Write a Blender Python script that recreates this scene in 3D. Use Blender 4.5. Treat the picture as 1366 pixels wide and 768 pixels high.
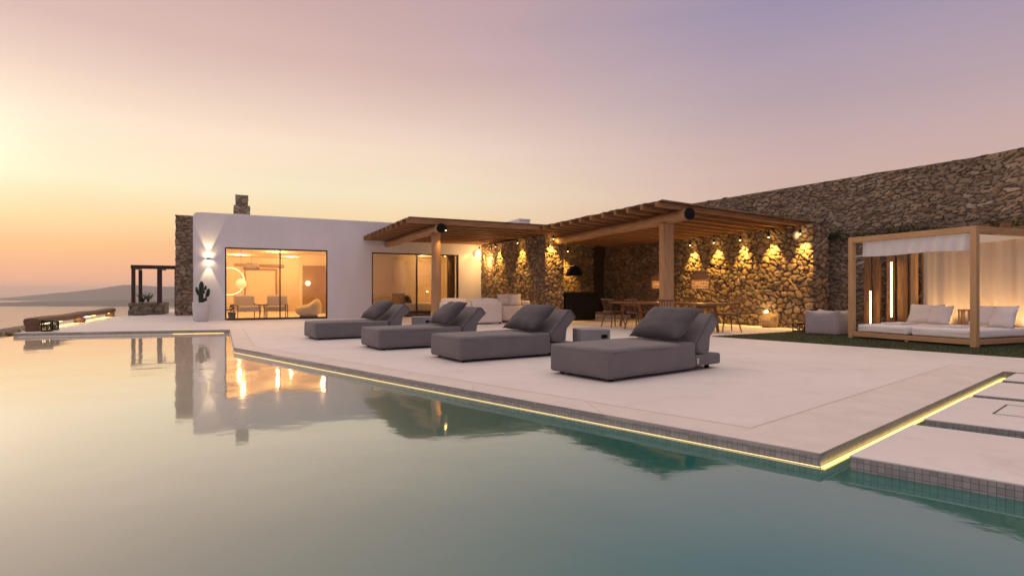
import bpy, bmesh, math, random
import numpy as np
from mathutils import Vector, Matrix, noise
R = math.radians
random.seed(7)
for o in list(bpy.data.objects): bpy.data.objects.remove(o)
SC = bpy.context.scene
COL = SC.collection

# ------------------------------------------------------------------ camera
cd = bpy.data.cameras.new('camera'); cam = bpy.data.objects.new('camera', cd); COL.objects.link(cam)
cam.location = (0, 0, 1.0); cam.rotation_euler = (R(90), 0, 0)
cd.sensor_width = 36; cd.lens = 36 * 760 / 1366; cd.shift_y = 6 / 1366
cd.clip_start = .05; cd.clip_end = 60000
SC.camera = cam

# ------------------------------------------------------------------ sky, sun, exposure
SUN_AZ, SUN_EL = -44, 7.0                       # degrees left of the view direction (+Y), above the horizon
SC.view_settings.view_transform = 'Standard'; SC.view_settings.look = 'None'
SC.view_settings.exposure = 0; SC.view_settings.gamma = 1; SC.view_settings.use_curve_mapping = False

def s2l(c):
    return tuple(((v / 255) / 12.92 if v / 255 <= .04045 else ((v / 255 + .055) / 1.055) ** 2.4) for v in c) + (1,)

W = bpy.data.worlds.new('World'); SC.world = W; W.use_nodes = True
nt = W.node_tree; nt.nodes.clear()
def N(nt, typ, **kw):
    n = nt.nodes.new(typ)
    for k, v in kw.items():
        if k in n.inputs.keys() if hasattr(n.inputs, 'keys') else False: n.inputs[k].default_value = v
        else: setattr(n, k, v)
    return n
def L(nt, a, b): nt.links.new(a, b)
def math_n(nt, op, a, b=None, c=None, clamp=False):
    n = nt.nodes.new('ShaderNodeMath'); n.operation = op; n.use_clamp = clamp
    for i, v in enumerate((a, b, c)):
        if v is None: continue
        if isinstance(v, (int, float)): n.inputs[i].default_value = v
        else: nt.links.new(v, n.inputs[i])
    return n.outputs[0]
def ramp(nt, fac, stops, interp='LINEAR'):
    n = nt.nodes.new('ShaderNodeValToRGB'); cr = n.color_ramp; cr.interpolation = interp
    while len(cr.elements) > 1: cr.elements.remove(cr.elements[-1])
    cr.elements[0].position = stops[0][0]; cr.elements[0].color = stops[0][1]
    for p, c in stops[1:]:
        e = cr.elements.new(p); e.color = c
    if fac is not None: nt.links.new(fac, n.inputs[0])
    return n.outputs[0]
def mixc(nt, fac, a, b, mode='MIX'):
    n = nt.nodes.new('ShaderNodeMix'); n.data_type = 'RGBA'; n.blend_type = mode
    for sock, v in ((n.inputs[0], fac), (n.inputs[6], a), (n.inputs[7], b)):
        if isinstance(v, (int, float)): sock.default_value = v
        elif isinstance(v, tuple): sock.default_value = v
        else: nt.links.new(v, sock)
    return n.outputs[2]

tc = nt.nodes.new('ShaderNodeTexCoord')
sep = nt.nodes.new('ShaderNodeSeparateXYZ'); L(nt, tc.outputs['Generated'], sep.inputs[0])
sdir = Vector((math.sin(R(SUN_AZ)), math.cos(R(SUN_AZ)), 0))
hx = math_n(nt, 'MULTIPLY', sep.outputs[0], sdir.x); hy = math_n(nt, 'MULTIPLY', sep.outputs[1], sdir.y)
hd = math_n(nt, 'ADD', hx, hy)
zz = math_n(nt, 'MULTIPLY', sep.outputs[2], sep.outputs[2])
hl = math_n(nt, 'SQRT', math_n(nt, 'MAXIMUM', math_n(nt, 'SUBTRACT', 1.0, zz), .0001))
cosaz = math_n(nt, 'DIVIDE', hd, hl)
zc = math_n(nt, 'MAXIMUM', sep.outputs[2], 0.0)
toward = ramp(nt, zc, [(0, s2l((246, 184, 148))), (.03, s2l((252, 182, 140))), (.065, s2l((255, 194, 136))), (.105, s2l((255, 218, 162))),
                       (.16, s2l((255, 238, 200))), (.24, s2l((253, 228, 204))), (.36, s2l((220, 186, 178))), (.5, s2l((198, 164, 164))), (.72, s2l((255, 230, 212))), (1, s2l((255, 230, 212)))])
away = ramp(nt, zc, [(0, s2l((220, 168, 146))), (.10, s2l((222, 184, 164))), (.2, s2l((208, 178, 173))), (.3, s2l((186, 164, 174))),
                     (.42, s2l((158, 147, 174))), (.55, s2l((182, 158, 164))), (.72, s2l((255, 230, 214))), (1, s2l((255, 230, 212)))])
mr = nt.nodes.new('ShaderNodeMapRange'); mr.interpolation_type = 'SMOOTHSTEP'
L(nt, cosaz, mr.inputs[0]); mr.inputs[1].default_value = 0.30; mr.inputs[2].default_value = 1.0
skyc = mixc(nt, mr.outputs[0], away, toward)
# broad glow round the sun that has just gone down behind the haze
sd3 = Vector((math.sin(R(SUN_AZ)) * math.cos(R(11)), math.cos(R(SUN_AZ)) * math.cos(R(11)), math.sin(R(11))))
dp = nt.nodes.new('ShaderNodeVectorMath'); dp.operation = 'DOT_PRODUCT'; L(nt, tc.outputs['Generated'], dp.inputs[0]); dp.inputs[1].default_value = sd3
dpc = math_n(nt, 'MAXIMUM', dp.outputs['Value'], 0.0)
g1 = math_n(nt, 'MULTIPLY', math_n(nt, 'POWER', dpc, 420.0), .16)
g2 = math_n(nt, 'MULTIPLY', math_n(nt, 'POWER', dpc, 24.0), .06)
glow = math_n(nt, 'ADD', g1, g2)
skyg = mixc(nt, 1.0, skyc, mixc(nt, 1.0, s2l((255, 235, 170)), (0, 0, 0, 1), 'ADD'), 'ADD')
gl = nt.nodes.new('ShaderNodeVectorMath'); gl.operation = 'SCALE'; gl.inputs[0].default_value = s2l((255, 244, 222))[:3]; L(nt, glow, gl.inputs['Scale'])
skysum = mixc(nt, 1.0, skyc, gl.outputs[0], 'ADD')
cln = nt.nodes.new('ShaderNodeTexNoise'); cln.inputs['Scale'].default_value = 2.2; cln.inputs['Detail'].default_value = 3
mp = nt.nodes.new('ShaderNodeMapping'); mp.inputs['Scale'].default_value = (1, 1, 5); L(nt, tc.outputs['Generated'], mp.inputs[0]); L(nt, mp.outputs[0], cln.inputs['Vector'])
cl = nt.nodes.new('ShaderNodeMapRange'); L(nt, cln.outputs[0], cl.inputs[0]); cl.inputs[1].default_value = .3; cl.inputs[2].default_value = .7; cl.inputs[3].default_value = .975; cl.inputs[4].default_value = 1.03
sc2 = nt.nodes.new('ShaderNodeVectorMath'); sc2.operation = 'SCALE'; L(nt, skysum, sc2.inputs[0]); L(nt, cl.outputs[0], sc2.inputs['Scale'])
# unseen sky overhead and behind the viewer, brightened to lift deck and facade
up = nt.nodes.new('ShaderNodeMapRange'); up.interpolation_type = 'SMOOTHSTEP'; L(nt, sep.outputs[2], up.inputs[0]); up.inputs[1].default_value = .46; up.inputs[2].default_value = .80; up.inputs[4].default_value = .32
bk = nt.nodes.new('ShaderNodeMapRange'); bk.interpolation_type = 'SMOOTHSTEP'; L(nt, math_n(nt, 'MULTIPLY', sep.outputs[1], -1.0), bk.inputs[0]); bk.inputs[1].default_value = .0; bk.inputs[2].default_value = .7; bk.inputs[4].default_value = .06
gain = nt.nodes.new('ShaderNodeMath'); gain.operation = 'ADD'; L(nt, math_n(nt, 'ADD', up.outputs[0], .97), gain.inputs[0]); L(nt, bk.outputs[0], gain.inputs[1])
bt = nt.nodes.new('ShaderNodeMapRange'); bt.interpolation_type = 'SMOOTHSTEP'; L(nt, math_n(nt, 'MULTIPLY', sep.outputs[1], -1.0), bt.inputs[0]); bt.inputs[1].default_value = -.1; bt.inputs[2].default_value = .6
east = mixc(nt, bt.outputs[0], sc2.outputs[0], mixc(nt, 1.0, sc2.outputs[0], (.78, .83, 1.02, 1), 'MULTIPLY'))      # the eastern half of the dusk sky is bluer
bgA = nt.nodes.new('ShaderNodeBackground'); L(nt, east, bgA.inputs[0]); L(nt, gain.outputs[0], bgA.inputs[1])
sk = nt.nodes.new('ShaderNodeTexSky'); sk.sky_type = 'NISHITA'; sk.sun_disc = False
sk.sun_elevation = R(SUN_EL); sk.sun_rotation = R(SUN_AZ); sk.dust_density = 3
bgB = nt.nodes.new('ShaderNodeBackground'); L(nt, sk.outputs[0], bgB.inputs[0]); bgB.inputs[1].default_value = .001
ad = nt.nodes.new('ShaderNodeAddShader'); L(nt, bgA.outputs[0], ad.inputs[0]); L(nt, bgB.outputs[0], ad.inputs[1])
wo = nt.nodes.new('ShaderNodeOutputWorld'); L(nt, ad.outputs[0], wo.inputs[0])

sl = bpy.data.lights.new('sun', 'SUN'); sl.energy = .12; sl.angle = R(170); sl.color = (1, .78, .55)
so = bpy.data.objects.new('sun', sl); COL.objects.link(so)
so.rotation_euler = (R(90 - SUN_EL), 0, R(-SUN_AZ + 180)); so.location = (-20, 20, 30)
sv = Vector((math.sin(R(SUN_AZ)) * math.cos(R(SUN_EL)), math.cos(R(SUN_AZ)) * math.cos(R(SUN_EL)), math.sin(R(SUN_EL))))
so.rotation_euler = sv.to_track_quat('Z', 'Y').to_euler()

# ------------------------------------------------------------------ materials
def M_new(name):
    m = bpy.data.materials.new(name); m.use_nodes = True; t = m.node_tree
    b = t.nodes['Principled BSDF']; return m, t, b
def tcoord(t, kind='Object', scale=(1, 1, 1)):
    c = t.nodes.new('ShaderNodeTexCoord'); mpn = t.nodes.new('ShaderNodeMapping'); mpn.inputs['Scale'].default_value = scale
    t.links.new(c.outputs[kind], mpn.inputs[0]); return mpn.outputs[0]
def noise_n(t, vec, scale, detail=4, rough=.55):
    n = t.nodes.new('ShaderNodeTexNoise'); n.inputs['Scale'].default_value = scale; n.inputs['Detail'].default_value = detail
    n.inputs['Roughness'].default_value = rough; t.links.new(vec, n.inputs['Vector']); return n.outputs[0]
def bump(t, b, h, strength=.3, dist=.01):
    n = t.nodes.new('ShaderNodeBump'); n.inputs['Strength'].default_value = strength; n.inputs['Distance'].default_value = dist
    t.links.new(h, n.inputs['Height']); t.links.new(n.outputs[0], b.inputs['Normal']); return n
def mul(c, k): return tuple(v * k for v in c[:3]) + (1,)
def simple(name, col, rough=.6, var=.12, scale=6, bs=.15, bd=.004, metal=0, stretch=(1, 1, 1), fine=60, sheen=0, spec=.5):
    m, t, b = M_new(name); v = tcoord(t, 'Object', stretch)
    f = noise_n(t, v, scale); c = ramp(t, f, [(.3, mul(col, 1 - var)), (.7, mul(col, 1 + var))]); t.links.new(c, b.inputs['Base Color'])
    b.inputs['Roughness'].default_value = rough; b.inputs['Metallic'].default_value = metal; b.inputs['Specular IOR Level'].default_value = spec
    if sheen: b.inputs['Sheen Weight'].default_value = sheen
    if bs: bump(t, b, noise_n(t, v, fine, 3), bs, bd)
    return m
def emis(name, col, st, base=(.8, .8, .8, 1)):
    m, t, b = M_new(name); b.inputs['Base Color'].default_value = base; b.inputs['Emission Color'].default_value = tuple(col) + (1,)
    b.inputs['Emission Strength'].default_value = st
    v = tcoord(t); f = noise_n(t, v, 3); r = t.nodes.new('ShaderNodeMapRange'); t.links.new(f, r.inputs[0]); r.inputs[3].default_value = st * .9; r.inputs[4].default_value = st * 1.1
    t.links.new(r.outputs[0], b.inputs['Emission Strength']); return m
def wood(name, c1, c2, scale=3, axis=0, rough=.6, ring=14):
    m, t, b = M_new(name); s = [ring, ring, ring]; s[axis] = 1.0
    v = tcoord(t, 'Object', tuple(s)); f = noise_n(t, v, scale, 6, .6)
    v2 = tcoord(t, 'Object', (1, 1, 1)); f2 = noise_n(t, v2, 1.3, 3)
    c = ramp(t, f, [(.3, c1 + (1,)), (.52, tuple((a + b_) / 2 for a, b_ in zip(c1, c2)) + (1,)), (.72, c2 + (1,))])
    c = mixc(t, math_n(t, 'MULTIPLY', f2, .45), c, mul(c1, .62)); t.links.new(c, b.inputs['Base Color'])
    b.inputs['Roughness'].default_value = rough; bump(t, b, f, .35, .008); return m
MT = {}
MT['plaster'] = simple('white plaster', (.72, .71, .72), .85, .05, 1.4, .14, .004, fine=7, stretch=(1, 1, .35))
MT['inner'] = simple('inner plaster', (.70, .60, .47), .9, .03, 1.5, 0)
MT['frame'] = simple('dark bronze frame', (.022, .016, .013), .4, .2, 8, 0)
MT['fabric'] = simple('grey brown outdoor fabric', (.158, .145, .150), .95, .07, 3, .35, .0025, fine=260, sheen=.15, spec=.2)
MT['fabric_dark'] = simple('dark grey pillow fabric', (.082, .074, .080), .95, .10, 5, .35, .0025, fine=260, sheen=.15, spec=.2)
MT['cream'] = simple('cream sofa fabric', (.72, .65, .57), .95, .05, 3, .2, .002, fine=200)
MT['white_cloth'] = simple('white cloth', (.82, .80, .78), .95, .04, 3, .2, .002, fine=200)
MT['pouf'] = simple('pale grey pouf fabric', (.42, .38, .39), .95, .08, 4, .3, .003, fine=150)
MT['black'] = simple('black plastic', (.006, .006, .006), .6, .2, 8, 0, spec=.15)
MT['blackmetal'] = simple('black metal', (.014, .013, .012), .42, .3, 5, .1, .002, metal=.6)
MT['concrete'] = simple('grey concrete', (.23, .22, .23), .8, .1, 7, .2, .003, fine=40)
MT['joint'] = simple('joint filler', (.40, .36, .33), .8, .1, 7, 0)
MT['white_paint'] = simple('white ceramic', (.62, .60, .62), .5, .04, 5, .05, .002)
MT['beam'] = wood('round log wood', (.19, .088, .034), (.46, .25, .11), 2.2, 0, .55, 9)
MT['beam_y'] = wood('round log wood along y', (.32, .155, .06), (.58, .34, .16), 2.2, 1, .55, 9)
MT['post'] = wood('post wood', (.36, .19, .08), (.58, .35, .17), 2.0, 2, .6, 12)
MT['purlin'] = wood('purlin wood', (.22, .10, .04), (.44, .235, .10), 2.4, 0, .6, 12)
MT['teak_z'] = wood('teak upright', (.50, .30, .135), (.66, .42, .21), 1.8, 2, .5, 14)
MT['teak_y'] = wood('teak rail', (.50, .30, .135), (.66, .42, .21), 1.8, 1, .5, 14)
MT['teak_x'] = wood('teak cross rail', (.46, .27, .12), (.60, .37, .185), 1.8, 0, .5, 14)
MT['plank'] = wood('old plank wood', (.10, .050, .022), (.30, .165, .075), 2.6, 2, .55, 10)
MT['table'] = wood('table wood', (.20, .09, .032), (.36, .18, .07), 2.5, 1, .32, 12)
MT['chairwood'] = wood('chair wood', (.10, .045, .018), (.2, .10, .04), 2.5, 2, .4, 12)
MT['darkwood'] = wood('dark wood', (.035, .018, .01), (.08, .042, .022), 2.5, 2, .5, 12)
MT['bench'] = wood('weathered bench timber', (.11, .055, .027), (.26, .15, .075), 2.4, 1, .7, 8)
MT['wicker'] = simple('wicker', (.30, .17, .075), .7, .4, 40, .6, .006, stretch=(1, 1, 4), fine=90)
MT['cactus'] = simple('cactus green', (.012, .028, .012), .6, .3, 20, .3, .003)
MT['soil'] = simple('soil', (.03, .02, .014), .95, .3, 20, .4, .01)
MT['bulb'] = emis('lit bulb', (1, .68, .28), 9)
MT['glow_globe'] = emis('lit globe', (1, .72, .36), 2.6)
MT['amber_globe'] = emis('amber globe', (1, .52, .18), .9)
MT['dim_globe'] = emis('softly lit globe', (1, .72, .42), .9)
MT['led'] = emis('led strip', (1, .70, .22), .95)
MT['led_warm'] = emis('channel led', (1, .62, .10), 2.6)
MT['led_faint'] = emis('faint led strip', (.8, .75, .40), .28)
MT['tube'] = emis('tube lamp', (1, .50, .15), 26)
MT['bench_led'] = emis('bench led', (1, .66, .26), 22)
MT['basalt'] = simple('dark rock', (.07, .055, .048), .9, .35, 3, .6, .05, fine=8)
MT['shade'] = simple('lamp shade', (.30, .24, .22), .9, .05, 5, 0)
MT['tan'] = simple('tan door', (.30, .19, .10), .7, .08, 3, 0)

# reed mat on the pergolas
m, t, b = M_new('reed mat'); v = tcoord(t, 'Object', (1, 60, 1)); f = noise_n(t, v, 1.2, 4)
t.links.new(ramp(t, f, [(.35, (.05, .026, .014, 1)), (.7, (.30, .17, .085, 1))]), b.inputs['Base Color']); b.inputs['Roughness'].default_value = .9; bump(t, b, f, .8, .02); MT['mat'] = m

# microcement deck
m, t, b = M_new('microcement deck'); v = tcoord(t)
a = noise_n(t, v, .35, 5, .6); c2 = noise_n(t, v, 5, 4); c = ramp(t, a, [(.25, (.60, .56, .545, 1)), (.75, (.72, .685, .665, 1))])
c = mixc(t, math_n(t, 'MULTIPLY', c2, .25), c, (.54, .50, .48, 1))
st_ = noise_n(t, v, 1.7, 6, .7); c = mixc(t, ramp(t, st_, [(.52, (0, 0, 0, 1)), (.75, (.7, .7, .7, 1))]), c, (.50, .455, .43, 1)); t.links.new(c, b.inputs['Base Color'])
rr = t.nodes.new('ShaderNodeMapRange'); t.links.new(a, rr.inputs[0]); rr.inputs[3].default_value = .5; rr.inputs[4].default_value = .72; t.links.new(rr.outputs[0], b.inputs['Roughness'])
bump(t, b, noise_n(t, v, 30, 4), .12, .003); MT['deck'] = m
m, t, b = M_new('coping stone'); v = tcoord(t)
a = noise_n(t, v, 2.5, 6, .65); c = ramp(t, a, [(.3, (.56, .505, .475, 1)), (.7, (.66, .605, .57, 1))]); t.links.new(c, b.inputs['Base Color'])
b.inputs['Roughness'].default_value = .6; bump(t, b, noise_n(t, v, 45, 4), .2, .003); MT['coping'] = m
# pool mosaic: 4 cm tiles, object space, on vertical faces (u, z)
def mosaic(name, c1, c2, grout, size=.036):
    m, t, b = M_new(name)
    uv = t.nodes.new('ShaderNodeUVMap'); mpn = t.nodes.new('ShaderNodeMapping'); mpn.inputs['Scale'].default_value = (1 / size, 1 / size, 1)
    t.links.new(uv.outputs[0], mpn.inputs[0])
    br = t.nodes.new('ShaderNodeTexBrick'); br.offset = 0; br.inputs['Scale'].default_value = 1; br.inputs['Brick Width'].default_value = 1; br.inputs['Row Height'].default_value = 1
    br.inputs['Mortar Size'].default_value = .045; br.inputs['Color1'].default_value = c1; br.inputs['Color2'].default_value = c2; br.inputs['Mortar'].default_value = grout
    t.links.new(mpn.outputs[0], br.inputs['Vector']); nn = noise_n(t, mpn.outputs[0], .9, 4)
    c = mixc(t, math_n(t, 'MULTIPLY', nn, .5), br.outputs['Color'], mul(c1, .6)); t.links.new(c, b.inputs['Base Color'])
    b.inputs['Roughness'].default_value = .3; bump(t, b, math_n(t, 'SUBTRACT', 1.0, br.outputs['Fac']), .4, .003); return m
MT['mosaic'] = mosaic('grey mosaic', (.29, .285, .28, 1), (.42, .41, .395, 1), (.11, .10, .095, 1))
MT['pooltile'] = simple('pool plaster', (.17, .43, .42), .8, .06, .5, 0)

MT['shelf'] = simple('pale pool tile', (.46, .42, .34), .6, .08, 3, .1, .003)
# water: real surface, fresnel mirror over tinted body, sky glow at the left painted in as cream
m, t, b = M_new('pool water'); t.nodes.remove(b); out = t.nodes['Material Output']
v = tcoord(t, 'Object', (1, 1, 1)); w1 = noise_n(t, v, .9, 2, .4); w2 = noise_n(t, v, 4.5, 3, .5)
hh = math_n(t, 'ADD', math_n(t, 'MULTIPLY', w1, 1.0), math_n(t, 'MULTIPLY', w2, .13))
bn = t.nodes.new('ShaderNodeBump'); bn.inputs['Strength'].default_value = .5; bn.inputs['Distance'].default_value = .014; t.links.new(hh, bn.inputs['Height'])
gs = t.nodes.new('ShaderNodeBsdfGlossy'); gs.inputs['Roughness'].default_value = .05; gs.inputs['Color'].default_value = (.97, .98, .96, 1); t.links.new(bn.outputs[0], gs.inputs['Normal'])
tr = t.nodes.new('ShaderNodeBsdfTransparent'); tr.inputs[0].default_value = (.34, .66, .66, 1)
fr = t.nodes.new('ShaderNodeFresnel'); fr.inputs['IOR'].default_value = 1.36; t.links.new(bn.outputs[0], fr.inputs['Normal']); fp = math_n(t, 'POWER', fr.outputs[0], .60, clamp=True)
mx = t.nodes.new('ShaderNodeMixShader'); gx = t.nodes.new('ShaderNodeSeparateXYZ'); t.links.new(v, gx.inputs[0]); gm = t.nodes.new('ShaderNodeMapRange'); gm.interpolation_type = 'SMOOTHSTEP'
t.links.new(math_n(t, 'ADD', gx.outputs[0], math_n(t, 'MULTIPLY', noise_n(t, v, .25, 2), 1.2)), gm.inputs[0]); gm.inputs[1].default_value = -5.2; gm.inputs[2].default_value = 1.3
df = t.nodes.new('ShaderNodeBsdfDiffuse'); t.links.new(mixc(t, gm.outputs[0], (.90, .80, .62, 1), (.008, .150, .130, 1)), df.inputs[0])  # cream end stands in for the bright sky reflected at the left
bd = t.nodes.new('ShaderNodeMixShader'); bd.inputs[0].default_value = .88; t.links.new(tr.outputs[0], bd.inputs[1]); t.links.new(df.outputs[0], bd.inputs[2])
t.links.new(fp, mx.inputs[0]); t.links.new(bd.outputs[0], mx.inputs[1]); t.links.new(gs.outputs[0], mx.inputs[2]); t.links.new(mx.outputs[0], out.inputs[0]); MT['water'] = m
m, t, b = M_new('sea water'); v = tcoord(t); b.inputs['Base Color'].default_value = (.05, .07, .08, 1); b.inputs['Roughness'].default_value = .12; b.inputs['IOR'].default_value = 1.6
bump(t, b, noise_n(t, tcoord(t, 'Object', (.02, .05, 1)), 1.0, 4), .10, 1.0); t.links.new(ramp(t, noise_n(t, tcoord(t, 'Object', (.002, .004, 1)), 1, 3), [(.3, (.045, .06, .07, 1)), (.7, (.07, .09, .10, 1))]), b.inputs['Base Color']); MT['sea'] = m
# window glass
m, t, b = M_new('window glass'); t.nodes.remove(b); out = t.nodes['Material Output']
gs = t.nodes.new('ShaderNodeBsdfGlossy'); gs.inputs['Roughness'].default_value = .01; tr = t.nodes.new('ShaderNodeBsdfTransparent'); tr.inputs[0].default_value = (.93, .92, .90, 1)
fr = t.nodes.new('ShaderNodeFresnel'); fr.inputs['IOR'].default_value = 1.5; k = math_n(t, 'MULTIPLY', fr.outputs[0], 1.7, clamp=True)
v = tcoord(t); nb = t.nodes.new('ShaderNodeBump'); nb.inputs['Strength'].default_value = .04; nb.inputs['Distance'].default_value = .01; t.links.new(noise_n(t, v, .8, 2), nb.inputs['Height']); t.links.new(nb.outputs[0], gs.inputs['Normal'])
mx = t.nodes.new('ShaderNodeMixShader'); t.links.new(k, mx.inputs[0]); t.links.new(tr.outputs[0], mx.inputs[1]); t.links.new(gs.outputs[0], mx.inputs[2]); t.links.new(mx.outputs[0], out.inputs[0]); MT['glass'] = m
m, t, b = M_new('smoked glass'); b.inputs['Base Color'].default_value = (.02, .02, .02, 1); b.inputs['Alpha'].default_value = .35; b.inputs['Roughness'].default_value = .2; t.links.new(ramp(t, noise_n(t, tcoord(t), 5, 2), [(0, (.015, .015, .015, 1)), (1, (.03, .03, .03, 1))]), b.inputs['Base Color']); MT['smoked'] = m
# translucent cloth
m, t, b = M_new('sheer cream cloth'); out = t.nodes['Material Output']; v = tcoord(t)
b.inputs['Base Color'].default_value = (.72, .66, .60, 1); b.inputs['Roughness'].default_value = .95; t.links.new(ramp(t, noise_n(t, v, 2, 3), [(.3, (.78, .74, .70, 1)), (.7, (.86, .82, .78, 1))]), b.inputs['Base Color'])
tl = t.nodes.new('ShaderNodeBsdfTranslucent'); tl.inputs[0].default_value = (.74, .64, .54, 1)
mx = t.nodes.new('ShaderNodeMixShader'); mx.inputs[0].default_value = .5; t.links.new(b.outputs[0], mx.inputs[1]); t.links.new(tl.outputs[0], mx.inputs[2]); t.links.new(mx.outputs[0], out.inputs[0]); MT['sheer'] = m
# grass, hills, terrain
MT['grass'] = simple('lawn', (.030, .042, .010), .95, .35, 9, .8, .02, fine=70)
MT['hill'] = simple('distant hill', (.10, .085, .06), 1, .3, .01, 0)
MT['hillside'] = simple('dry hillside', (.10, .08, .055), 1, .4, .5, .6, .2, fine=3)
MT['leaf'] = simple('creeper leaves', (.05, .065, .015), .7, .5, 12, 0)
MT['leaf_warm'] = simple('warm lit leaves', (.11, .075, .02), .7, .5, 12, 0)  # warm lamplight on the creeper put into its leaf colour
# stone, driven by the stone tint stored per stone
def stone_mat(name, pal, mortar):
    m, t, b = M_new(name)
    at = t.nodes.new('ShaderNodeAttribute'); at.attribute_name = 'tint'; sp = t.nodes.new('ShaderNodeSeparateColor'); t.links.new(at.outputs['Color'], sp.inputs[0])
    n = len(pal); c = ramp(t, sp.outputs[0], [(i / (n - 1), p + (1,)) for i, p in enumerate(pal)])
    v = tcoord(t); f = noise_n(t, v, 9, 6, .7); c = mixc(t, .55, c, ramp(t, f, [(.25, (.35, .33, .32, 1)), (.5, (.9, .9, .9, 1)), (.8, (1.3, 1.22, 1.1, 1))]), 'MULTIPLY')
    c = mixc(t, sp.outputs[1], mortar + (1,), c)
    mo = noise_n(t, v, .7, 5, .65); mm = t.nodes.new('ShaderNodeMapRange'); t.links.new(mo, mm.inputs[0]); mm.inputs[1].default_value = .52; mm.inputs[2].default_value = .72; mm.inputs[4].default_value = .5
    c = mixc(t, mm.outputs[0], c, mul(pal[0], .75)); t.links.new(c, b.inputs['Base Color'])
    b.inputs['Roughness'].default_value = .9; bump(t, b, noise_n(t, v, 28, 6, .7), .7, .02); return m
MT['stone_warm'] = stone_mat('warm rubble stone', [(.16, .11, .07), (.30, .215, .135), (.20, .165, .125), (.38, .28, .18), (.25, .17, .10), (.40, .32, .23)], (.085, .060, .04))
MT['stone_grey'] = stone_mat('grey dry stone', [(.17, .13, .09), (.31, .24, .165), (.23, .195, .155), (.38, .30, .21), (.26, .185, .115), (.46, .40, .32)], (.12, .096, .076))

# ------------------------------------------------------------------ mesh helpers
def build(name, bm, mat, parent=None, smooth=False, loc=None, rot=None, bev=0, seg=2):
    if bev:
        bmesh.ops.remove_doubles(bm, verts=bm.verts, dist=1e-5)
        es = [e for e in bm.edges if len(e.link_faces) == 2 and e.calc_face_angle(0) > .6]
        bmesh.ops.bevel(bm, geom=es, offset=bev, segments=seg, profile=.5, affect='EDGES', clamp_overlap=True)
    me = bpy.data.meshes.new(name); bmesh.ops.recalc_face_normals(bm, faces=bm.faces); bm.to_mesh(me); bm.free()
    mats = mat if isinstance(mat, (list, tuple)) else [mat]
    for mm in mats: me.materials.append(MT[mm] if isinstance(mm, str) else mm)
    if smooth:
        for p in me.polygons: p.use_smooth = True
    o = bpy.data.objects.new(name, me); COL.objects.link(o)
    if parent: o.parent = parent
    if loc: o.location = loc
    if rot: o.rotation_euler = rot
    return o
def tag(o, label=None, cat=None, group=None, kind=None):
    if label: o['label'] = label
    if cat: o['category'] = cat
    if group: o['group'] = group
    if kind: o['kind'] = kind
    return o
def thing(name, loc, rz, label, cat, group=None):
    o = bpy.data.objects.new(name, None); COL.objects.link(o); o.empty_display_size = .2
    o.location = loc; o.rotation_euler = (0, 0, rz); return tag(o, label, cat, group)
def copy_tree(o, parent=None):
    c = o.copy(); COL.objects.link(c)
    if parent: c.parent = parent
    for ch in list(o.children): copy_tree(ch, c)
    return c
def BM(): return bmesh.new()
def box(bm, x0, x1, y0, y1, z0, z1, M=None):
    vs = [bm.verts.new((x, y, z)) for x in (x0, x1) for y in (y0, y1) for z in (z0, z1)]
    for f in ((0, 1, 3, 2), (4, 6, 7, 5), (0, 4, 5, 1), (2, 3, 7, 6), (0, 2, 6, 4), (1, 5, 7, 3)): bm.faces.new([vs[i] for i in f])
    if M:
        for v in vs: v.co = M @ v.co
    return vs
def tube(bm, pts, rad, n=12, caps=True, wob=0):
    rings = []
    pts = [Vector(p) for p in pts]
    for i, p in enumerate(pts):
        d = (pts[min(i + 1, len(pts) - 1)] - pts[max(i - 1, 0)]).normalized()
        up = Vector((0, 0, 1)) if abs(d.z) < .9 else Vector((1, 0, 0))
        a = d.cross(up).normalized(); b_ = d.cross(a).normalized()
        r = rad[i] if isinstance(rad, (list, tuple)) else rad
        ring = []
        for k in range(n):
            th = 2 * math.pi * k / n; rr = r * (1 + wob * noise.noise(Vector((math.cos(th) * 1.5 + p.x * .7, math.sin(th) * 1.5 + p.y * .7, i * .6 + p.z))))
            ring.append(bm.verts.new(p + a * math.cos(th) * rr + b_ * math.sin(th) * rr))
        rings.append(ring)
    for i in range(len(rings) - 1):
        for k in range(n): bm.faces.new((rings[i][k], rings[i][(k + 1) % n], rings[i + 1][(k + 1) % n], rings[i + 1][k]))
    if caps: bm.faces.new(rings[0][::-1]); bm.faces.new(rings[-1])
    return rings
def lerp_pts(a, b, n):
    a, b = Vector(a), Vector(b); return [a.lerp(b, i / (n - 1)) for i in range(n)]
def lathe(bm, prof, n=24, c=(0, 0, 0)):
    rings = []
    for r, z in prof: rings.append([bm.verts.new((c[0] + r * math.cos(2 * math.pi * k / n), c[1] + r * math.sin(2 * math.pi * k / n), c[2] + z)) for k in range(n)])
    for i in range(len(rings) - 1):
        for k in range(n): bm.faces.new((rings[i][k], rings[i][(k + 1) % n], rings[i + 1][(k + 1) % n], rings[i + 1][k]))
    bm.faces.new(rings[0][::-1]); bm.faces.new(rings[-1])
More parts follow.
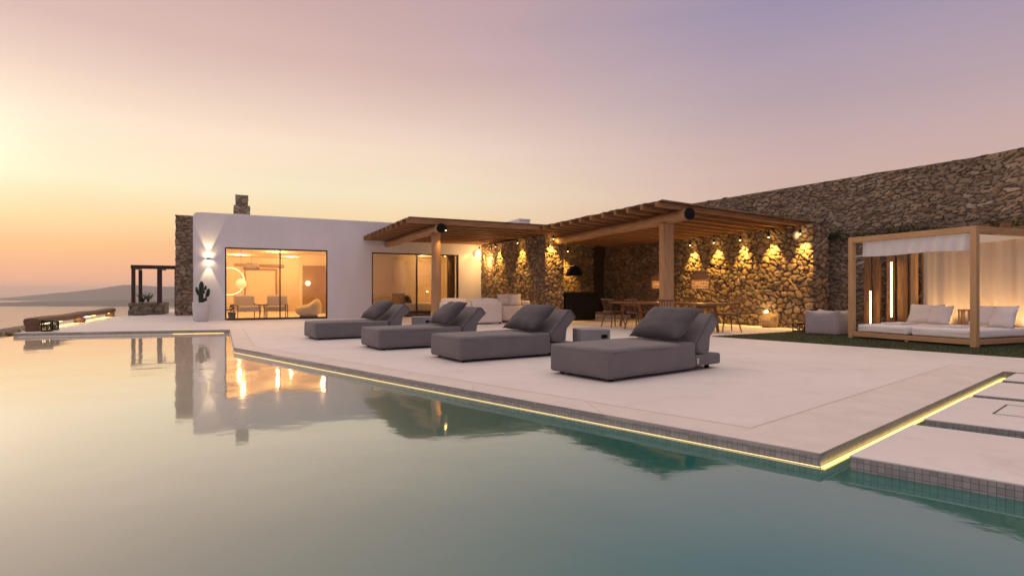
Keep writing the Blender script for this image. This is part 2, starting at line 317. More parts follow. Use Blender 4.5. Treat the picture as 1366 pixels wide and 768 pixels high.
def pillow_bm(w, h, th, seed=0, n=14, wr=.012):
    bm = BM(); top = {}; bot = {}
    for i in range(n + 1):
        for j in range(n + 1):
            u = -1 + 2 * i / n; v = -1 + 2 * j / n
            x = u * w / 2 * (1 - .09 * (1 - v * v) * abs(u)); y = v * h / 2 * (1 - .09 * (1 - u * u) * abs(v))
            t_ = th / 2 * (max(0, 1 - abs(u) ** 2.6) ** .55) * (max(0, 1 - abs(v) ** 2.6) ** .55)
            e = noise.noise(Vector((u * 2.3 + seed, v * 2.3, seed))) * wr * 1.8 + noise.noise(Vector((u * 5 + seed, v * 5, seed + 3))) * wr
            edge = (i in (0, n) or j in (0, n))
            top[i, j] = bm.verts.new((x, y, t_ + (0 if edge else e + .004)))
            bot[i, j] = top[i, j] if edge else bm.verts.new((x, y, -t_ + e * .6 - .004))
    for i in range(n):
        for j in range(n):
            bm.faces.new((top[i, j], top[i + 1, j], top[i + 1, j + 1], top[i, j + 1]))
            bm.faces.new((bot[i, j], bot[i, j + 1], bot[i + 1, j + 1], bot[i + 1, j]))
    return bm
def cushion_box(bm, x0, x1, y0, y1, z0, z1, r=.045, puff=.015, seed=0, n=10):
    """upholstered block: subdivided box with rounded edges and slightly crowned faces"""
    c = Vector(((x0 + x1) / 2, (y0 + y1) / 2, (z0 + z1) / 2)); hs = Vector(((x1 - x0) / 2, (y1 - y0) / 2, (z1 - z0) / 2))
    vmap = {}
    def coords(h):
        m_ = max(2, int(n)); s = [-h, -h + r * .35, -h + r * .8, -h + r * 1.5]; inner = np.linspace(-h + r * 1.5, h - r * 1.5, m_)[1:-1]
        return s + list(inner) + [h - r * 1.5, h - r * .8, h - r * .35, h]
    def vert(p):
        k = (round(p[0], 4), round(p[1], 4), round(p[2], 4))
        if k not in vmap:
            q = Vector(p); inn = Vector([max(-hs[a] + r, min(hs[a] - r, q[a])) for a in range(3)]); d = q - inn
            if d.length > 1e-6: q = inn + d.normalized() * min(r, d.length * 1.0 if d.length < r else r)
            for a in range(3):
                b1, b2 = [(1, 2), (0, 2), (0, 1)][a]
                if abs(abs(p[a]) - hs[a]) < 1e-4:
                    q[a] += math.copysign(puff * (1 - (p[b1] / hs[b1]) ** 2) * (1 - (p[b2] / hs[b2]) ** 2), p[a])
            q += Vector([noise.noise(q * 2.1 + Vector((seed, a * 7, 0))) * .007 + noise.noise(q * 7 + Vector((seed, a * 7, 4))) * .0022 for a in range(3)])
            vmap[k] = bm.verts.new(c + q)
        return vmap[k]
    cs = [coords(hs[a]) for a in range(3)]
    for a in range(3):
        b1, b2 = [(1, 2), (2, 0), (0, 1)][a]
        for s in (-1, 1):
            for i in range(len(cs[b1]) - 1):
                for j in range(len(cs[b2]) - 1):
                    q = []
                    for (ii, jj) in ((i, j), (i + 1, j), (i + 1, j + 1), (i, j + 1)):
                        p = [0, 0, 0]; p[a] = s * hs[a]; p[b1] = cs[b1][ii]; p[b2] = cs[b2][jj]; q.append(vert(p))
                    q = list(dict.fromkeys(q))
                    if len(q) > 2:
                        try: bm.faces.new(q if s > 0 else q[::-1])
                        except ValueError: pass
def prism(bm, poly, y0, y1):
    a = [bm.verts.new((x, y0, z)) for x, z in poly]; b_ = [bm.verts.new((x, y1, z)) for x, z in poly]
    bm.faces.new(a); bm.faces.new(b_[::-1])
    for i in range(len(poly)): bm.faces.new((a[i], b_[i], b_[(i + 1) % len(poly)], a[(i + 1) % len(poly)]))
def slab(bm, poly, z0, z1, mi_top=0, mi_side=0, uv=True):
    """vertical prism of a ground polygon, side faces get metre UVs (along, height)"""
    a = [bm.verts.new((x, y, z0)) for x, y in poly]; b_ = [bm.verts.new((x, y, z1)) for x, y in poly]
    f = bm.faces.new(b_); f.material_index = mi_top; f2 = bm.faces.new(a[::-1]); f2.material_index = mi_side
    ul = bm.loops.layers.uv.verify(); s = 0
    for lp in f2.loops: lp[ul].uv = lp.vert.co.xy
    for i in range(len(poly)):
        j = (i + 1) % len(poly); d = (Vector(poly[j]) - Vector(poly[i])).length
        g = bm.faces.new((a[i], a[j], b_[j], b_[i])); g.material_index = mi_side
        for lp, u in zip(g.loops, ((s, z0), (s + d, z0), (s + d, z1), (s, z1))): lp[ul].uv = u
        s += d

# displaced rubble masonry wrapped round a closed footprint
def stonework(name, path, z0, z1, mat, parent=None, cell=(.26, .17), res=.028, depth=.045, seed=1, coarse=(), ztop=None, flat=.5, jag=.0, loc=None, rot=None):
    rng = np.random.RandomState(seed); pts = [Vector(p + (0,)) for p in path]; n = len(pts)
    cols = []; u = 0.0
    for i in range(n):
        a, b_ = pts[i], pts[(i + 1) % n]; d = (b_ - a); Ln = d.length; d.normalize(); nrm = Vector((d.y, -d.x, 0))
        rs = res * 8 if i in coarse else res; m_ = max(2, int(Ln / rs))
        for k in range(m_):
            s = Ln * k / m_; nn = nrm.copy()
            if k == 0:
                dp_ = (pts[i] - pts[i - 1]).normalized(); nn = (nrm + Vector((dp_.y, -dp_.x, 0))); nn = nn / max(.5, nn.length ** 2 / 2)
            cols.append((a + d * s, nn, u + s, i in coarse))
        u += Ln
    nz = max(2, int((z1 - z0) / res)); U = np.array([c[2] for c in cols]); V = np.linspace(0, 1, nz + 1)
    zt = np.array([ (ztop(c[0].x, c[0].y) if ztop else z1) + (noise.noise(Vector((c[2] * 3, seed, 0))) * jag) for c in cols])
    ZZ = z0 + V[None, :] * (zt - z0)[:, None]; UU = np.repeat(U[:, None], nz + 1, 1)
    cx, cz = cell
    row = np.floor(ZZ / cz).astype(int)
    # warp so the courses wander
    UW = UU + .06 * np.sin(ZZ * 7 + seed) ; ZW = ZZ + .05 * np.sin(UU * 2.3 + seed) + .03 * np.sin(UU * 6.1)
    gi = np.floor(UW / cx).astype(int); gj = np.floor(ZW / cz).astype(int)
    TAB = 509; tab = rng.rand(TAB * TAB, 4)
    F1 = np.full(UU.shape, 9.0); F2 = np.full(UU.shape, 9.0); ID = np.zeros(UU.shape, int)
    for di in (-2, -1, 0, 1, 2):
        for dj in (-1, 0, 1):
            I = gi + di; J = gj + dj; h = (I % TAB) * TAB + (J % TAB); rv = tab[h]
            sx = (I + .5 + (rv[..., 0] - .5) * .95 + (J % 2) * .5) * cx; sz = (J + .5 + (rv[..., 1] - .5) * .8) * cz
            dx = np.abs(UW - sx) / cx; dz = np.abs(ZW - sz) / cz; pw = 2.0 + flat * 2
            D = (dx ** pw + dz ** pw) ** (1 / pw) * (.60 + .80 * rv[..., 3])
            upd = D < F1; F2 = np.where(upd, F1, np.minimum(F2, D)); ID = np.where(upd, h, ID); F1 = np.where(upd, D, F1)
    e = np.clip((F2 - F1) / .16, 0, 1); e = e * e * (3 - 2 * e); dome = np.clip((F2 - F1) / .62, 0, 1) ** .6
    prot = tab[ID, 2]; disp = depth * (e * (.30 + .80 * prot) + .35 * dome) - depth * .2 * (1 - e)
    tl = rng.rand(TAB * TAB); tint = tl[ID]
    verts = []; tc_ = []
    for ci, (p, nn, uu, crs) in enumerate(cols):
        for zi in range(nz + 1):
            d = 0 if crs else float(disp[ci, zi])
            d += 0 if crs else noise.noise(Vector((uu * 9, ZZ[ci, zi] * 9, seed))) * depth * .18
            verts.append((p.x + nn.x * d, p.y + nn.y * d, float(ZZ[ci, zi]))); tc_.append((float(tint[ci, zi]), float(e[ci, zi]), 0, 1))
    faces = []; nc = len(cols); S = nz + 1
    for ci in range(nc):
        cj = (ci + 1) % nc
        for zi in range(nz): faces.append((ci * S + zi, cj * S + zi, cj * S + zi + 1, ci * S + zi + 1))
    faces.append(tuple(ci * S + nz for ci in range(nc))); faces.append(tuple(ci * S for ci in range(nc))[::-1])
    me = bpy.data.meshes.new(name); me.from_pydata(verts, [], faces); me.update()
    ca = me.color_attributes.new('tint', 'FLOAT_COLOR', 'POINT'); ca.data.foreach_set('color', np.array(tc_, dtype=np.float32).ravel())
    me.materials.append(MT[mat]); o = bpy.data.objects.new(name, me); COL.objects.link(o)
    if parent: o.parent = parent
    if loc: o.location = loc
    if rot: o.rotation_euler = rot
    return o
def lamp(kind, name, loc, energy, col, parent=None, size=.03, spot=60, blend=.6, target=None, sizey=None):
    ld = bpy.data.lights.new(name, kind); ld.energy = energy; ld.color = col
    if kind == 'AREA':
        ld.size = size
        if sizey: ld.shape = 'RECTANGLE'; ld.size_y = sizey
    else: ld.shadow_soft_size = size
    if kind == 'SPOT': ld.spot_size = R(spot); ld.spot_blend = blend
    o = bpy.data.objects.new(name, ld); COL.objects.link(o); o.location = loc
    if parent: o.parent = parent
    if target is not None: o.rotation_euler = (Vector(target) - Vector(loc)).to_track_quat('-Z', 'Y').to_euler()
    return o

def TX(px, s):
    r_ = (px - 683) / 760; c_, s_ = math.cos(HR), math.sin(HR)
    return (r_ * (HF.y - c_ * s) - HF.x - s_ * s) / (c_ - r_ * s_)
# house frame: x along the facade, y into the house, origin at the left jamb of the first sliding door
HF = Vector((-10.27, 20.38, 0)); HR = R(26)
HM = Matrix.Translation(HF) @ Matrix.Rotation(HR, 4, 'Z')
def H(x, y, z=0): return HM @ Vector((x, y, z))

# ------------------------------------------------------------------ terrain, sea, hills
def sstep(a, b_, v): v = max(0, min(1, (v - a) / (b_ - a))); return v * v * (3 - 2 * v)
bm = BM(); n = 110; g = {}
for i in range(n + 1):
    for j in range(n + 1):
        x = -190 + 330 * i / n; y = -90 + 330 * j / n
        lt = math.cos(HR) * (x - HF.x) + math.sin(HR) * (y - HF.y); ly = -math.sin(HR) * (x - HF.x) + math.cos(HR) * (y - HF.y)
        z = -2.2 - .62 * max(0, -7 - lt) - .25 * max(0, -5 - lt)
        z += .0 if lt < 0 else 0
        z = z - .18 * max(0, ly - 30) - .2 * max(0, -ly - 34)
        z += 6.0 * sstep(17.2, 20, lt) + .18 * max(0, lt - 20)
        z = max(z, -66) + noise.noise(Vector((x * .06, y * .06, 0))) * 1.6 * sstep(8, 30, abs(lt - 4))
        g[i, j] = bm.verts.new((x, y, z))
for i in range(n):
    for j in range(n): bm.faces.new((g[i, j], g[i + 1, j], g[i + 1, j + 1], g[i, j + 1]))
tag(build('terrain', bm, 'hillside', smooth=True), kind='structure')
bm = BM(); v = [bm.verts.new(p) for p in ((-20000, -20000, -60), (20000, -20000, -60), (20000, 20000, -60), (-20000, 20000, -60))]; bm.faces.new(v)
tag(build('sea', bm, 'sea'), kind='structure')
def ridge(name, Y0, Yr, prof, seed):
    """island range: a real sloped land mass, crest heights from prof (x/y ratio -> z)"""
    bm = BM(); rows = 14; nx = 130; g = {}
    r0, r1 = -1.6, .5
    for i in range(nx + 1):
        q = r0 + (r1 - r0) * i / nx
        zc = np.interp(q, [p[0] for p in prof], [p[1] for p in prof]); zc += noise.noise(Vector((q * 14, seed, 0))) * 5 + noise.noise(Vector((q * 45, seed, 0))) * 2
        for j in range(rows + 1):
            w = j / rows; Y = Y0 + (Yr - Y0) * w * 1.6; h = math.sin(min(1, w * 1.0) * math.pi * .86) ** .8 if w < 1 else 0
            z = -60.5 + max(0, (zc + 60)) * (sstep(0, .62, w) if w < .62 else 1 - sstep(.62, 1.0, w)) + (noise.noise(Vector((q * 30, w * 6, seed))) * 4 if 0 < w < 1 else 0)
            g[i, j] = bm.verts.new((q * Y, Y, max(z, -60.5)))
    for i in range(nx):
        for j in range(rows): bm.faces.new((g[i, j], g[i + 1, j], g[i + 1, j + 1], g[i, j + 1]))
    return tag(build(name, bm, 'hill', smooth=True), kind='structure')
def zr(py, Y): return 1 + (390 - py) / 760 * Y
ridge('near_hills', 2440, 3000, [(-1.6, -60), (-1.1, -50), (-.9, zr(403.5, 3000)), (-.7, zr(399.5, 3000)), (-.5, zr(397, 3000)), (-.2, zr(398, 3000)), (.2, -60)], 1)
ridge('far_hills', 4300, 5200, [(-1.6, -60), (-1.15, -55), (-.9, zr(398, 5200)), (-.82, zr(392, 5200)), (-.74, zr(386, 5200)), (-.68, zr(380, 5200)), (-.6, zr(382, 5200)), (-.4, zr(388, 5200)), (.1, zr(400, 5200)), (.4, -60)], 5)

# ------------------------------------------------------------------ deck and pool
A = Vector((1.91, 3.53)); B = Vector((6.21, 7.2)); Cc = Vector((-5.03, 10.31)); D = Vector((-7.56, 15.26)); E = Vector((-12.2, 13.94))
U = (B - A).normalized(); Wd = Vector((.74, -.672)).normalized()
B2 = B + Wd * 9
def h2(x, y): p = H(x, y); return (p.x, p.y)
def clip_keep(p): return (p.x, p.y)
deck = [clip_keep(A), clip_keep(B), clip_keep(B2), (20, 6), h2(18, 14), h2(-1.2, 14), h2(-1.2, 6.5), h2(-4.62, 6.5), clip_keep(E), clip_keep(D), clip_keep(Cc)]
bm = BM(); slab(bm, deck, -.22, 0, 0, 1); tag(build('deck', bm, ['deck', 'mosaic']), kind='structure')
bm = BM(); slab(bm, deck, -1.6, -.221, 0, 0); tag(build('pool_wall', bm, 'pooltile'), kind='structure')
# coping band, 4 mm proud, with narrow joints
def offset_line(p, q, w, side):
    d = (q - p).normalized(); nrm = Vector((-d.y, d.x)) * side; return p + nrm * w, q + nrm * w
def isect(p, d, q, e):
    den = d.x * e.y - d.y * e.x; k = ((q.x - p.x) * e.y - (q.y - p.y) * e.x) / den; return p + d * k
edge = [E, D, Cc, A, B, B2]; wd = [.34, .34, .36, .60, .34]; inner = []
segs = []
for i in range(len(edge) - 1):
    p, q = edge[i], edge[i + 1]; d = (q - p).normalized(); nr = Vector((-d.y, d.x)); c_ = Vector((0, 30))
    if (c_ - p).dot(nr) < 0: nr = -nr
    if i == 1: nr = Vector((-d.y, d.x)) if Vector((-d.y, d.x)).dot(Vector((1, .4))) > 0 else -Vector((-d.y, d.x))
    segs.append((p + nr * wd[i], d, nr))
inner = [edge[0] + segs[0][2] * wd[0]] + [isect(segs[i][0], segs[i][1], segs[i + 1][0], segs[i + 1][1]) for i in range(len(segs) - 1)] + [edge[-1] + segs[-1][2] * wd[-1]]
bm = BM()
for i in range(len(edge) - 1):
    o0, o1, i0, i1 = edge[i], edge[i + 1], inner[i], inner[i + 1]; Ln = (o1 - o0).length; k = max(1, int(Ln / 1.5)); gp = .004 / Ln
    for j in range(k):
        a0, a1 = j / k + (gp if j else 0), (j + 1) / k - (gp if j < k - 1 else 0)
        P = [o0.lerp(o1, a0), o0.lerp(o1, a1), i0.lerp(i1, a1), i0.lerp(i1, a0)]
        v = [bm.verts.new((p.x, p.y, .005)) for p in P] + [bm.verts.new((p.x, p.y, -.02)) for p in P]
        for f in ((0, 1, 2, 3), (0, 4, 5, 1), (1, 5, 6, 2), (2, 6, 7, 3), (3, 7, 4, 0)): bm.faces.new([v[q] for q in f])
tag(build('coping', bm, 'coping'), kind='structure')
# hairline joints of the cement deck
bm = BM()
def strip(bm, p, q, w, z):
    d = (Vector(q) - Vector(p)).normalized(); nn = Vector((-d.y, d.x)) * w / 2; p, q = Vector(p), Vector(q)
    bm.faces.new([bm.verts.new((r_.x, r_.y, z)) for r_ in (p - nn, q - nn, q + nn, p + nn)])
strip(bm, isect(inner[3], (inner[2] - inner[3]), H(9.6, 0).xy, Vector((-.438, .899))) , inner[3] + Vector((-.15, .98)) * 9, .003, .004)
for i in range(len(inner) - 1): strip(bm, inner[i], inner[i + 1], .009, .0062)
tag(build('deck_joints', bm, 'joint'), kind='structure')
# pool shell and water
inf0 = Vector(h2(-4.62, -5.0)); inf1 = Vector(h2(-4.62, -31)); WZ = -.085
pool_poly = [clip_keep(inf0), clip_keep(inf1), (22, -9), (22, 6), (0, 16), h2(0, -4.5)]
bm = BM(); ul = bm.loops.layers.uv.verify(); f = bm.faces.new([bm.verts.new((x, y, -1.35)) for x, y in (h2(-5, 0), h2(-5, -32), (24, -12), (24, 16))])
for lp in f.loops: lp[ul].uv = lp.vert.co.xy
tag(build('pool_floor', bm, 'pooltile'), kind='structure')
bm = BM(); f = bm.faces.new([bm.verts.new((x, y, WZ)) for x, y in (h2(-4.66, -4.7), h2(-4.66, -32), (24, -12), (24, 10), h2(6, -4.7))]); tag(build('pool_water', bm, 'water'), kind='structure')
bm = BM(); slab(bm, [h2(-4.86, -4.8), h2(-4.86, -32), h2(-4.64, -32), h2(-4.64, -4.8)], -3.5, WZ - .004, 0, 0); tag(build('infinity_edge', bm, 'mosaic'), kind='structure')
bm = BM(); slab(bm, [h2(-6.2, -5.5), h2(-6.2, -32), h2(-4.9, -32), h2(-4.9, -5.5)], -3.6, -1.6, 0, 0); tag(build('overflow_channel', bm, 'mosaic'), kind='structure')
q0 = A + Vector((U.y, -U.x)) * .002; bm = BM(); slab(bm, [tuple(p) for p in (q0 + U * .06, q0 + U * .06 + Wd * 4.4, q0 + U * 5.8 + Wd * 4.4, q0 + U * 5.8)], -1.35, -.19, 0, 0)
tag(build('pool_shelf', bm, 'shelf'), kind='structure')
# stepping slabs by the pool corner
slabs = [('stone slab standing in the pool nearest to the viewer, mosaic on its edge', .10, 1.37), ('stone slab with a thin rectangular hatch outline cut in its top', 1.66, 3.14), ('third stone slab from the front, a plain one between two dark gaps', 3.32, 4.52), ('small farthest stone slab touching the corner where the lit channel ends', 4.74, 5.60)]
nU = Vector((U.y, -U.x))
for lab, a0, a1 in slabs:
    o = A + nU * .13; P = [o + U * a0, o + U * a0 + Wd * 4.2, o + U * a1 + Wd * 4.2, o + U * a1]
    th = thing('pool_slab', (P[0].x, P[0].y, 0), 0, lab, 'stone slab', 'slabs crossing the pool corner')
    Q = [(p.x - P[0].x, p.y - P[0].y) for p in P]
    bm = BM(); slab(bm, Q, -.007, .001, 0, 0); build('slab_top', bm, 'deck', th)
    ins = [tuple(Vector(q).lerp(Vector(((Q[0][0] + Q[2][0]) / 2, (Q[0][1] + Q[2][1]) / 2)), .002)) for q in Q]
    bm = BM(); slab(bm, ins, -.18, -.007, 0, 0); b_s = build('slab_base', bm, 'mosaic', th)
    bm = BM(); slab(bm, [tuple(Vector(q).lerp(Vector((Q[2][0] / 2, Q[2][1] / 2)), .001)) for q in ins], -1.3, -.181, 0, 0); build('plinth', bm, 'pooltile', th)
    if a0 == 1.66:
        bm = BM(); p0 = U * .62 + Wd * .32; c4 = [p0, p0 + Wd * 2.0, p0 + U * .58 + Wd * 2.0, p0 + U * .58]
        for i in range(4): strip(bm, c4[i], c4[(i + 1) % 4], .012, .0045)
        build('hatch_outline', bm, 'darkwood', th)
# LED strips on the pool edges
def led(p, q, nr, name, mat, label, z=-.0805, t_=.008):
    d = (q - p).normalized(); a_, b_ = p + nr * .004, q + nr * .004; bm = BM()
    v = []
    for r_ in (a_, b_):
        for oy in (0, t_):
            for oz in (-.002, .003): v.append(bm.verts.new((r_.x + nr.x * oy, r_.y + nr.y * oy, z + oz)))
    for f in ((0, 1, 3, 2), (4, 6, 7, 5), (0, 4, 5, 1), (2, 3, 7, 6), (0, 2, 6, 4), (1, 5, 7, 3)): bm.faces.new([v[i] for i in f])
    return tag(build(name, bm, mat), label, 'light strip', 'light strips under the pool coping')
led(Cc, A, -segs[2][2], 'light_strip', 'led', 'long lit strip under the deck edge beside the four grey loungers')
led(A, B, -segs[3][2], 'light_strip', 'led_warm', 'golden lit strip in the narrow channel between the deck and the pool slabs', t_=.022)
led(D.lerp(E, .03), D.lerp(E, .28), -segs[0][2], 'light_strip', 'led_warm', 'short golden strip on the far pool edge in front of the white facade')
led(D.lerp(E, .28), D.lerp(E, .98), -segs[0][2], 'light_strip', 'led_faint', 'faint light strip on the far left pool edge in front of the bench')
led(Cc, D, -segs[1][2], 'light_strip', 'led_faint', 'lit strip on the short side of the pool notch')
# lawn
gp = [(4.55, 12.95), (7.81, 8.7), (10.6, 5.2), (16, 8), H(14.9, -9).xy, H(14.5, -12.45).xy, (7.1, 14.45)]
bm = BM(); slab(bm, [tuple(p) for p in gp], -.01, .012); tag(build('lawn_base', bm, 'grass'), kind='structure')
bm = BM(); poly = [Vector(tuple(p)) for p in gp]
def inside(p, poly):
    c_ = False
    for i in range(len(poly)):
        a_, b_ = poly[i], poly[i - 1]
        if (a_.y > p[1]) != (b_.y > p[1]) and p[0] < (b_.x - a_.x) * (p[1] - a_.y) / (b_.y - a_.y) + a_.x: c_ = not c_
    return c_
rg = random.Random(3); cnt = 0
while cnt < 26000:
    x, y = rg.uniform(4.5, 13), rg.uniform(6.5, 15)
    if not inside((x, y), poly): continue
    cnt += 1; th = rg.uniform(0, 6.28); h = rg.uniform(.012, .032); w = .004; dx, dy = math.cos(th) * w, math.sin(th) * w
    bm.faces.new([bm.verts.new(q) for q in ((x - dx, y - dy, .012), (x + dx, y + dy, .012), (x + rg.uniform(-.015, .015), y + rg.uniform(-.015, .015), .012 + h))])
tag(build('grass', bm, 'grass'), 'short dark green lawn beside the deck under the cabana', 'grass', kind='stuff')

# ------------------------------------------------------------------ white villa
villa = thing('villa', HF, HR, 'white plastered flat roofed villa with two big sliding doors', 'house')
HT = 3.83
def wall_open(name, x0, x1, z0, z1, y0, y1, opens, mat, parent, bev_edge=0):
    xs = sorted({x0, x1} | {o[0] for o in opens} | {o[1] for o in opens}); zs = sorted({z0, z1} | {o[2] for o in opens} | {o[3] for o in opens})
    bm = BM()
    def solid(i, k):
        if i < 0 or k < 0 or i >= len(xs) - 1 or k >= len(zs) - 1: return False
        mx_, mz = (xs[i] + xs[i + 1]) / 2, (zs[k] + zs[k + 1]) / 2
        return not any(o[0] < mx_ < o[1] and o[2] < mz < o[3] for o in opens)
    V = {}
    def vv(x, y, z):
        k = (x, y, z)
        if k not in V: V[k] = bm.verts.new(k)
        return V[k]
    for i in range(len(xs) - 1):
        for k in range(len(zs) - 1):
            if not solid(i, k): continue
            a, b_, c_, d = xs[i], xs[i + 1], zs[k], zs[k + 1]
            for y in (y0, y1): bm.faces.new((vv(a, y, c_), vv(b_, y, c_), vv(b_, y, d), vv(a, y, d)))
            if not solid(i - 1, k): bm.faces.new((vv(a, y0, c_), vv(a, y1, c_), vv(a, y1, d), vv(a, y0, d)))
            if not solid(i + 1, k): bm.faces.new((vv(b_, y0, c_), vv(b_, y1, c_), vv(b_, y1, d), vv(b_, y0, d)))
            if not solid(i, k - 1): bm.faces.new((vv(a, y0, c_), vv(b_, y0, c_), vv(b_, y1, c_), vv(a, y1, c_)))
            if not solid(i, k + 1): bm.faces.new((vv(a, y0, d), vv(b_, y0, d), vv(b_, y1, d), vv(a, y1, d)))
    if bev_edge:
        es = [e for e in bm.edges if all(abs(v.co.x - x0) < 1e-4 for v in e.verts) and all(abs(v.co.z - z1) < 1e-4 for v in e.verts)]
        bmesh.ops.bevel(bm, geom=es, offset=bev_edge, segments=6, profile=.5, affect='EDGES')
        bmesh.ops.dissolve_limit(bm, angle_limit=.01, verts=bm.verts, edges=bm.edges)
        es = [e for e in bm.edges if all(abs(v.co.y - y0) < 1e-4 for v in e.verts) and (any(v.co.z > z1 - bev_edge - .01 for v in e.verts) or all(abs(v.co.x - x0) < 1e-4 for v in e.verts))]
        bmesh.ops.bevel(bm, geom=es, offset=.035, segments=3, profile=.5, affect='EDGES')
    return build(name, bm, mat, parent)
D1 = (0, 3.53, .02, 2.62); D2 = (5.22, 8.90, .02, 2.60)
wall_open('facade_wall', -1.0, 10.05, 0, HT, 0, .32, [(D1[0], D1[1], 0, D1[3]), (D2[0], D2[1], 0, D2[3])], 'plaster', villa, .17)
wall_open('side_wall', -1.0, -.68, 0, HT - .2, .321, 9.0, [], 'plaster', villa)
bm = BM(); box(bm, -.679, 14.3, .321, 9.0, 3.3, 3.55); build('roof', bm, 'plaster', villa)
wall_open('rear_wall', -.679, 13, 0, 3.29, 8.7, 9.0, [], 'plaster', villa)
bm = BM(); box(bm, -.679, 4.6, .321, 8.69, .005, .02); box(bm, 4.75, 10.0, .321, 5.0, .005, .02); build('indoor_floor', bm, 'inner', villa)
bm = BM(); box(bm, -.679, 4.6, .321, 8.69, 2.75, 2.8); box(bm, 4.75, 10.0, .321, 5.0, 2.75, 2.8); build('indoor_ceiling', bm, 'inner', villa)
bm = BM(); box(bm, -.679, -.66, .322, 8.69, .02, 2.75); box(bm, 4.601, 4.749, .322, 8.69, .02, 2.8); box(bm, -.66, 4.6, 8.6, 8.69, .02, 2.75)
box(bm, 3.0, 4.6, 5.2, 5.3, .02, 2.75); box(bm, 4.75, 10, 4.9, 5.0, .02, 2.75); box(bm, 9.9, 10.0, .322, 4.9, .02, 2.75); box(bm, 7.25, 7.35, 2.6, 4.9, .02, 2.75); box(bm, 7.351, 7.9, 2.6, 2.7, .02, 2.75)
build('indoor_wall', bm, 'inner', villa)
# indoor fittings that belong to the house
bm = BM(); box(bm, .75, .82, 8.5, 8.6, .02, 2.2); box(bm, 2.2, 2.27, 8.5, 8.6, .02, 2.2); box(bm, .82, 2.2, 8.5, 8.6, 2.13, 2.2); box(bm, .3, 2.6, 8.4, 8.58, 2.3, 2.42); build('alcove_frame', bm, 'tan', villa)
bm = BM(); box(bm, 3.15, 4.15, 5.14, 5.2, .02, 2.25); build('indoor_door', bm, 'tan', villa, bev=.01)
for (nm, x0, x1, z0, z1, mid) in (('sliding_door', D1[0], D1[1], D1[2], D1[3], D1[1] * .52), ('sliding_door', D2[0], D2[1], D2[2], D2[3], 5.22 + 1.86)):
    fr_ = BM(); y0, y1 = .03, .15; w = .05
    box(fr_, x0 + .002, x0 + w, y0, y1, z0, z1 - .002); box(fr_, x1 - w, x1 - .002, y0, y1, z0, z1 - .002); box(fr_, x0 + w, x1 - w, y0, y1, z1 - w, z1 - .002); box(fr_, x0 + w, x1 - w, y0, y1, z0 - .015, z0 + w)
    box(fr_, mid - .022, mid + .022, y0 + .002, y1 - .002, z0 + w, z1 - w)
    f_ = build(nm, fr_, 'frame', villa)
    bm = BM(); box(bm, x0 + w, mid - .022, .085, .095, z0 + w, z1 - w); build('pane', bm, 'glass', f_)
    bm = BM(); box(bm, mid + .022, x1 - w, .105, .115, z0 + w, z1 - w); build('pane', bm, 'glass', f_)
    bm = BM(); box(bm, mid - .02, mid + .02, .0, .03, 1.0, 1.25); build('handle', bm, 'blackmetal', f_)
# curtain inside the right jamb of the second door
bm = BM(); pr = None
for i in range(25):
    x = 8.5 + .36 * i / 24; y = .35 + .05 * math.sin(i * 1.7); a = bm.verts.new((x, y, .03)); b_ = bm.verts.new((x, y, 2.6))
    if pr: bm.faces.new((pr[0], a, b_, pr[1]))
    pr = (a, b_)
build('curtain', bm, 'tan', villa, smooth=True)
# roof box and stone chimney
rx0, rx1 = TX(693, -.9), TX(707, -.9)
bm = BM(); box(bm, rx0, rx1, .9, 2.8, 3.551, 4.38); box(bm, rx0 - .03, rx1 + .03, .87, 2.83, 4.38, 4.44); build('roof_box', bm, 'plaster', villa, bev=.01)
ch = tag(build('chimney_flue', BM(), 'stone_grey'), None) if False else None
def rect(x0, x1, y0, y1): return [(x0, y0), (x1, y0), (x1, y1), (x0, y1)]
cx0 = 2.95
ca_, cb_ = TX(312.5, -5.2), TX(333, -5.2)
chim = stonework('chimney', rect(ca_, cb_, 5.2, 5.95), 3.5, 4.86, 'stone_grey', villa, cell=(.24, .17), res=.03, depth=.03, seed=3)
stonework('chimney_top', rect(ca_ + .09, cb_ - .09, 5.3, 5.85), 4.86, 5.34, 'stone_grey', villa, cell=(.24, .2), res=.03, depth=.035, seed=4)

WARM = (1, .58, .20); WARM2 = (1, .64, .26)
for x, y, e in ((.6, 1.8, 100), (3.6, 1.8, 100), (2.0, 3.8, 130), (.5, 6.6, 120), (2.8, 7.2, 100), (5.9, 2.6, 40), (8.6, 1.6, 70), (8.4, 3.6, 50)):
    lamp('POINT', 'room_lamp', (x, y, 2.58), e, (1, .55, .20), villa, .06)

# facade sconce, up and down light
sc_ = thing('wall_light', H(-.52, -.001, 2.19), HR, 'small box wall light above the cactus, throwing light up and down', 'wall light')
bm = BM(); box(bm, -.05, .05, -.09, 0, -.05, .05); build('housing', bm, 'frame', sc_, bev=.006)
for z_ in (.051, -.054): bm = BM(); box(bm, -.035, .035, -.075, -.02, z_, z_ + .003); build('lens', bm, 'bulb', sc_)
for s in (1, -1):
    lamp('SPOT', 'beam_light', (0, -.13, s * .07), 45, (1, .72, .38), sc_, .008, 46, .2, target=(0, .12, s * 3))
    lamp('SPOT', 'beam_light', (0, -.10, s * .07), 5, (1, .72, .38), sc_, .008, 150, .5, target=(0, .3, s * .35))
